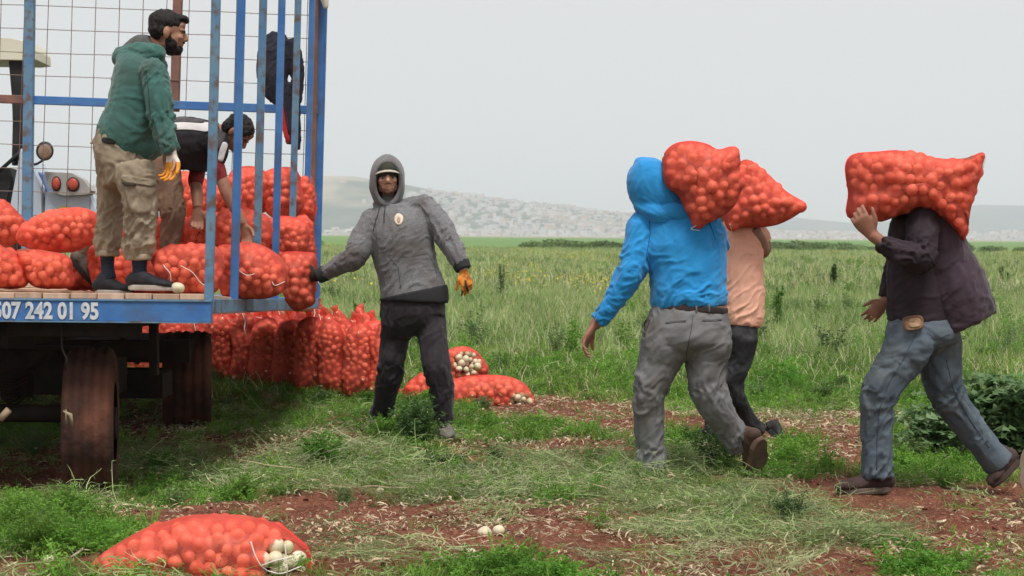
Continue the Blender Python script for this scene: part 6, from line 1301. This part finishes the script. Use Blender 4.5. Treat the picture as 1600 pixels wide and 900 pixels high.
# ---------------------------------------------------------------- 6. man in the dark jacket
def dark_man():
    D = 7.56; JK = M('dark_plum_jacket', (.032, .018, .028), (.052, .031, .045), 9, .75, bump=.15, bscale=180, sheen=.15); SLV = M('black_sleeve', (.02, .013, .018), (.036, .024, .032), 9, .85, bump=.15, bscale=220); DJ = M('worn_denim', (.07, .095, .12), (.105, .135, .16), 9, .85, bump=.25, bscale=260, c3=(.1, .115, .12), s3=3)
    g = P(1430, 765, D); par = person((g.x, g.y, 0), 'man in dark jacket and worn jeans striding left with a big sack over his head')
    torso = st(D, [(1440, 322, 0, 62, .9), (1436, 345, 0, 84, 1.1), (1434, 380, 0, 92, 1.1), (1436, 420, 0, 100, 1.05), (1440, 460, 0, 108, 1.0), (1438, 495, 0, 104, 1.0), (1437, 506, 0, 98, 1)])
    sh = Sh(); sh.loft(torso); armF = st(D, [(1424, 352, .17, 44), (1406, 400, .24, 38), (1392, 440, .25, 30), (1384, 466, .24, 26)]); sh.loft(armF); ins = cloth('black_top', sh, SLV, par, .008, 6, .007, 63)
    jk = Sh(); jk.loft(st(D, [(1444, 318, 0, 58, 1.0), (1448, 344, -.01, 84, 1.25), (1458, 380, -.01, 98, 1.2), (1470, 415, 0, 106, 1.12), (1484, 450, 0, 114, 1.05), (1496, 482, 0, 112, 1.0), (1503, 503, 0, 108, .95), (1505, 508, 0, 104, .9)])); 
    cloth('jacket', jk, JK, par, .008, 6, .008, 65, [(pt(1500, 490, D), .2, 1), (pt(1470, 370, D-.1), .15, .9)], fr=(14, 6))
    armN = st(D, [(1442, 348, -.17, 52), (1442, 378, -.22, 50), (1440, 405, -.26, 44), (1420, 402, -.28, 40), (1398, 391, -.28, 36), (1376, 379, -.27, 27)]); s = Sh(); s.loft(armN, rnd=(True, False)); cloth('sleeve', s, SLV, par, .0075, 5, .008, 67, [(pt(1435, 400, D-.3), .14, 1.4), (pt(1380, 382, D-.3), .07, 1.2)])
    tr_ = Sh(); hip = st(D, [(1440, 498, 0, 102, 1.0), (1440, 520, 0, 114, 1.0), (1442, 540, 0, 112, .85), (1446, 556, 0, 70, .7)]); tr_.loft(hip)
    A_ = st(D, [(1424, 515, -.05, 72, 1.3), (1419, 540, -.07, 76, 1.25), (1398, 575, -.09, 66, 1.1), (1375, 615, -.1, 54, 1.1), (1370, 650, -.09, 49), (1369, 695, -.07, 47), (1370, 745, -.06, 50)]); B_ = st(D, [(1460, 515, .05, 72, 1.3), (1464, 542, .08, 76, 1.2), (1470, 580, .08, 64, 1.1), (1482, 620, .1, 54), (1510, 660, .12, 47), (1540, 700, .14, 44), (1562, 726, .15, 46)])
    tr_.loft(A_); tr_.loft(B_); tb = cloth('jeans', tr_, DJ, par, .0085, 5, .010, 69, [(pt(1378, 615, D-.1), .17, 1.2), (pt(1370, 735, D-.1), .12, 1.3), (pt(1484, 620, D), .15, 1.2), (pt(1430, 545, D-.1), .16, 1), (pt(1555, 718, D), .09, 1.2)], fr=(13, 4))
    DSm = M('denim_seam', (.05, .068, .088), rough=.9); seam([(1432, 520), (1412, 560), (1388, 600), (1374, 640), (1370, 690), (1370, 735)], tb, DSm, par); seam([(1448, 520), (1462, 530), (1484, 522)], tb, DSm, par); seam([(1478, 560), (1490, 610), (1512, 650), (1545, 700)], tb, DSm, par)
    b = Sh(); c = pt(1436, 322, D+.02); head(b, c-nVU*.02, nrmz((-.85, 0, -.5)), (-.2, 0, .9), .85); b.loft([(*c, .06, .06), (*pt(1440, 345, D), .08, .08)])
    for a in (torso, hip): b.loft(shrink(a, .8))
    b.loft(shrink(armN, .75)); b.loft(shrink(armF, .75)); b.loft(shrink(A_, .75)); b.loft(shrink(B_, .75)); b.loft(st(D, [(1380, 381, -.27, 21), (1368, 371, -.27, 19), (1362, 366, -.27, 18)])); hand(b, pt(1364, 368, D-.27), (-.62, -.12, .75), (.75, -.3, .6), .19, curl=(.55, .75, .5), spread=.12, thumb=.6, thick=1.05)
    b.loft(st(D, [(1385, 464, .24, 18), (1382, 474, .23, 17)])); hand(b, pt(1383, 470, D+.23), (-.6, -.3, -.6), (-.5, .2, .8), .17, curl=(.4, .6, .4)); body_mesh(b, par, SKIND, .006)
    PO = M('brown_leather_pouch', (.14, .07, .035), (.22, .12, .06), 14, .6); po = patch('belt_pouch', [(1412, 496), (1436, 493), (1441, 505), (1437, 513), (1415, 516), (1411, 507)], [tb, ins], PO, par, .03, 28, 4, back=.03); patch('pouch_front', [(1418, 499), (1433, 497), (1436, 505), (1433, 510), (1419, 511)], [tb, ins], M('tan_leather', (.28, .17, .09), (.34, .22, .13), 20, .6), po, .034, 20, 3)
    KB = M('dark_brown_suede', (.035, .02, .018), (.06, .035, .03), 16, .85, bump=.2, bscale=80); SO = M('dusty_sole', (.14, .1, .08), (.09, .07, .06), 10, .9); h = pt(1390, 765, D-.04); t = pt(1310, 765, D-.1); z_ = min(float(gz(h[0], h[1], True)), h[2]); h[2] = t[2] = z_+.006; shoe(par, h, t, (0, 0, 1), .052, .095, KB, SO, ankle=pt(1372, 742, D-.06))
    PS = M('pale_sole', (.55, .42, .36), (.48, .36, .3), 8, .8); toe = pt(1554, 762, D+.1); heel = pt(1592, 724, D+.2); shoe(par, heel, toe, (-.72, 0, .7), .052, .09, KB, KB, ankle=pt(1562, 724, D+.15))
    q = pt(1610, 735, 7.3); e = empty('raised_shoe', tuple(q), 'pale pinkish shoe sole raised at the right edge of the photo', 'shoe'); o = shoe(e, pt(1601, 702, 7.35), pt(1606, 772, 7.3), (.9, .3, .3), .06, .1, PS, PS)
dark_man()
# ---------------------------------------------------------------- hanging jacket on the trailer mesh
def hanging():
    D = 12.0; NV = M('navy_hanging_cloth', (.012, .014, .024), (.024, .026, .038), 9, .85, bump=.2, bscale=60); ST = M('red_stripe', (.5, .03, .035), (.4, .03, .03), 20, .8)
    q = P(440, 240, D); e = empty('hanging_jacket', tuple(q), 'dark navy jacket with red-striped sleeve hung on the mesh behind the blue slats', 'jacket')
    sh = Sh(); sh.loft(st(D, [(436, 52, 0, 22, .5), (432, 66, 0, 46, .4), (428, 90, 0, 52, .5), (426, 120, 0, 50, .55), (432, 145, 0, 36, .5), (440, 158, 0, 22, .5)])); sh.loft(st(D, [(452, 62, 0, 24, .6), (460, 90, 0, 26, .7), (465, 125, 0, 20, .7), (464, 160, 0, 14, .7)])); sh.loft(st(D, [(445, 130, 0, 26, .6), (448, 165, 0, 22, .6), (452, 200, 0, 18, .6), (455, 224, 0, 14, .6)])); sh.loft(st(D, [(458, 150, .03, 20, .6), (462, 190, .03, 16, .6), (464, 234, .03, 12, .6)])); o = cloth('jacket_cloth', sh, NV, e, .009, 5, .009, 73)
    BV[o.name] = BV[o.name]
    patch('sleeve_stripe', [(436, 146), (440, 150), (446, 180), (453, 218), (449, 224), (442, 205), (438, 178)], o, ST, e, .008, 30, 4, D=D); patch('sleeve_piping', [(441, 152), (443, 152), (450, 190), (453, 210), (451, 210), (446, 186)], o, M('stripe_dark', (.05, .02, .03)), e, .012, 20, 2, D=D)
hanging()
q = G(1421, 601); s = Sh(); s.loft([(q.x-.09, q.y, .05, .03, .03), (q.x-.03, q.y, .06, .045, .045), (q.x+.05, q.y, .045, .04, .035), (q.x+.11, q.y, .03, .02, .02)], n=10, rnd=(True, True)); V, N, Fc = remesh(s, .008, 3); V += N*(.012*fbm(V*12, 3, 2))[:, None]; t = mk('crumpled_rag', V, Fc, M('dark_blue_rag', (.03, .04, .06), (.06, .065, .08), 12, .9)); tag(t, 'small dark bundle on the ground seen between the dark jacket man\'s legs', 'bundle')
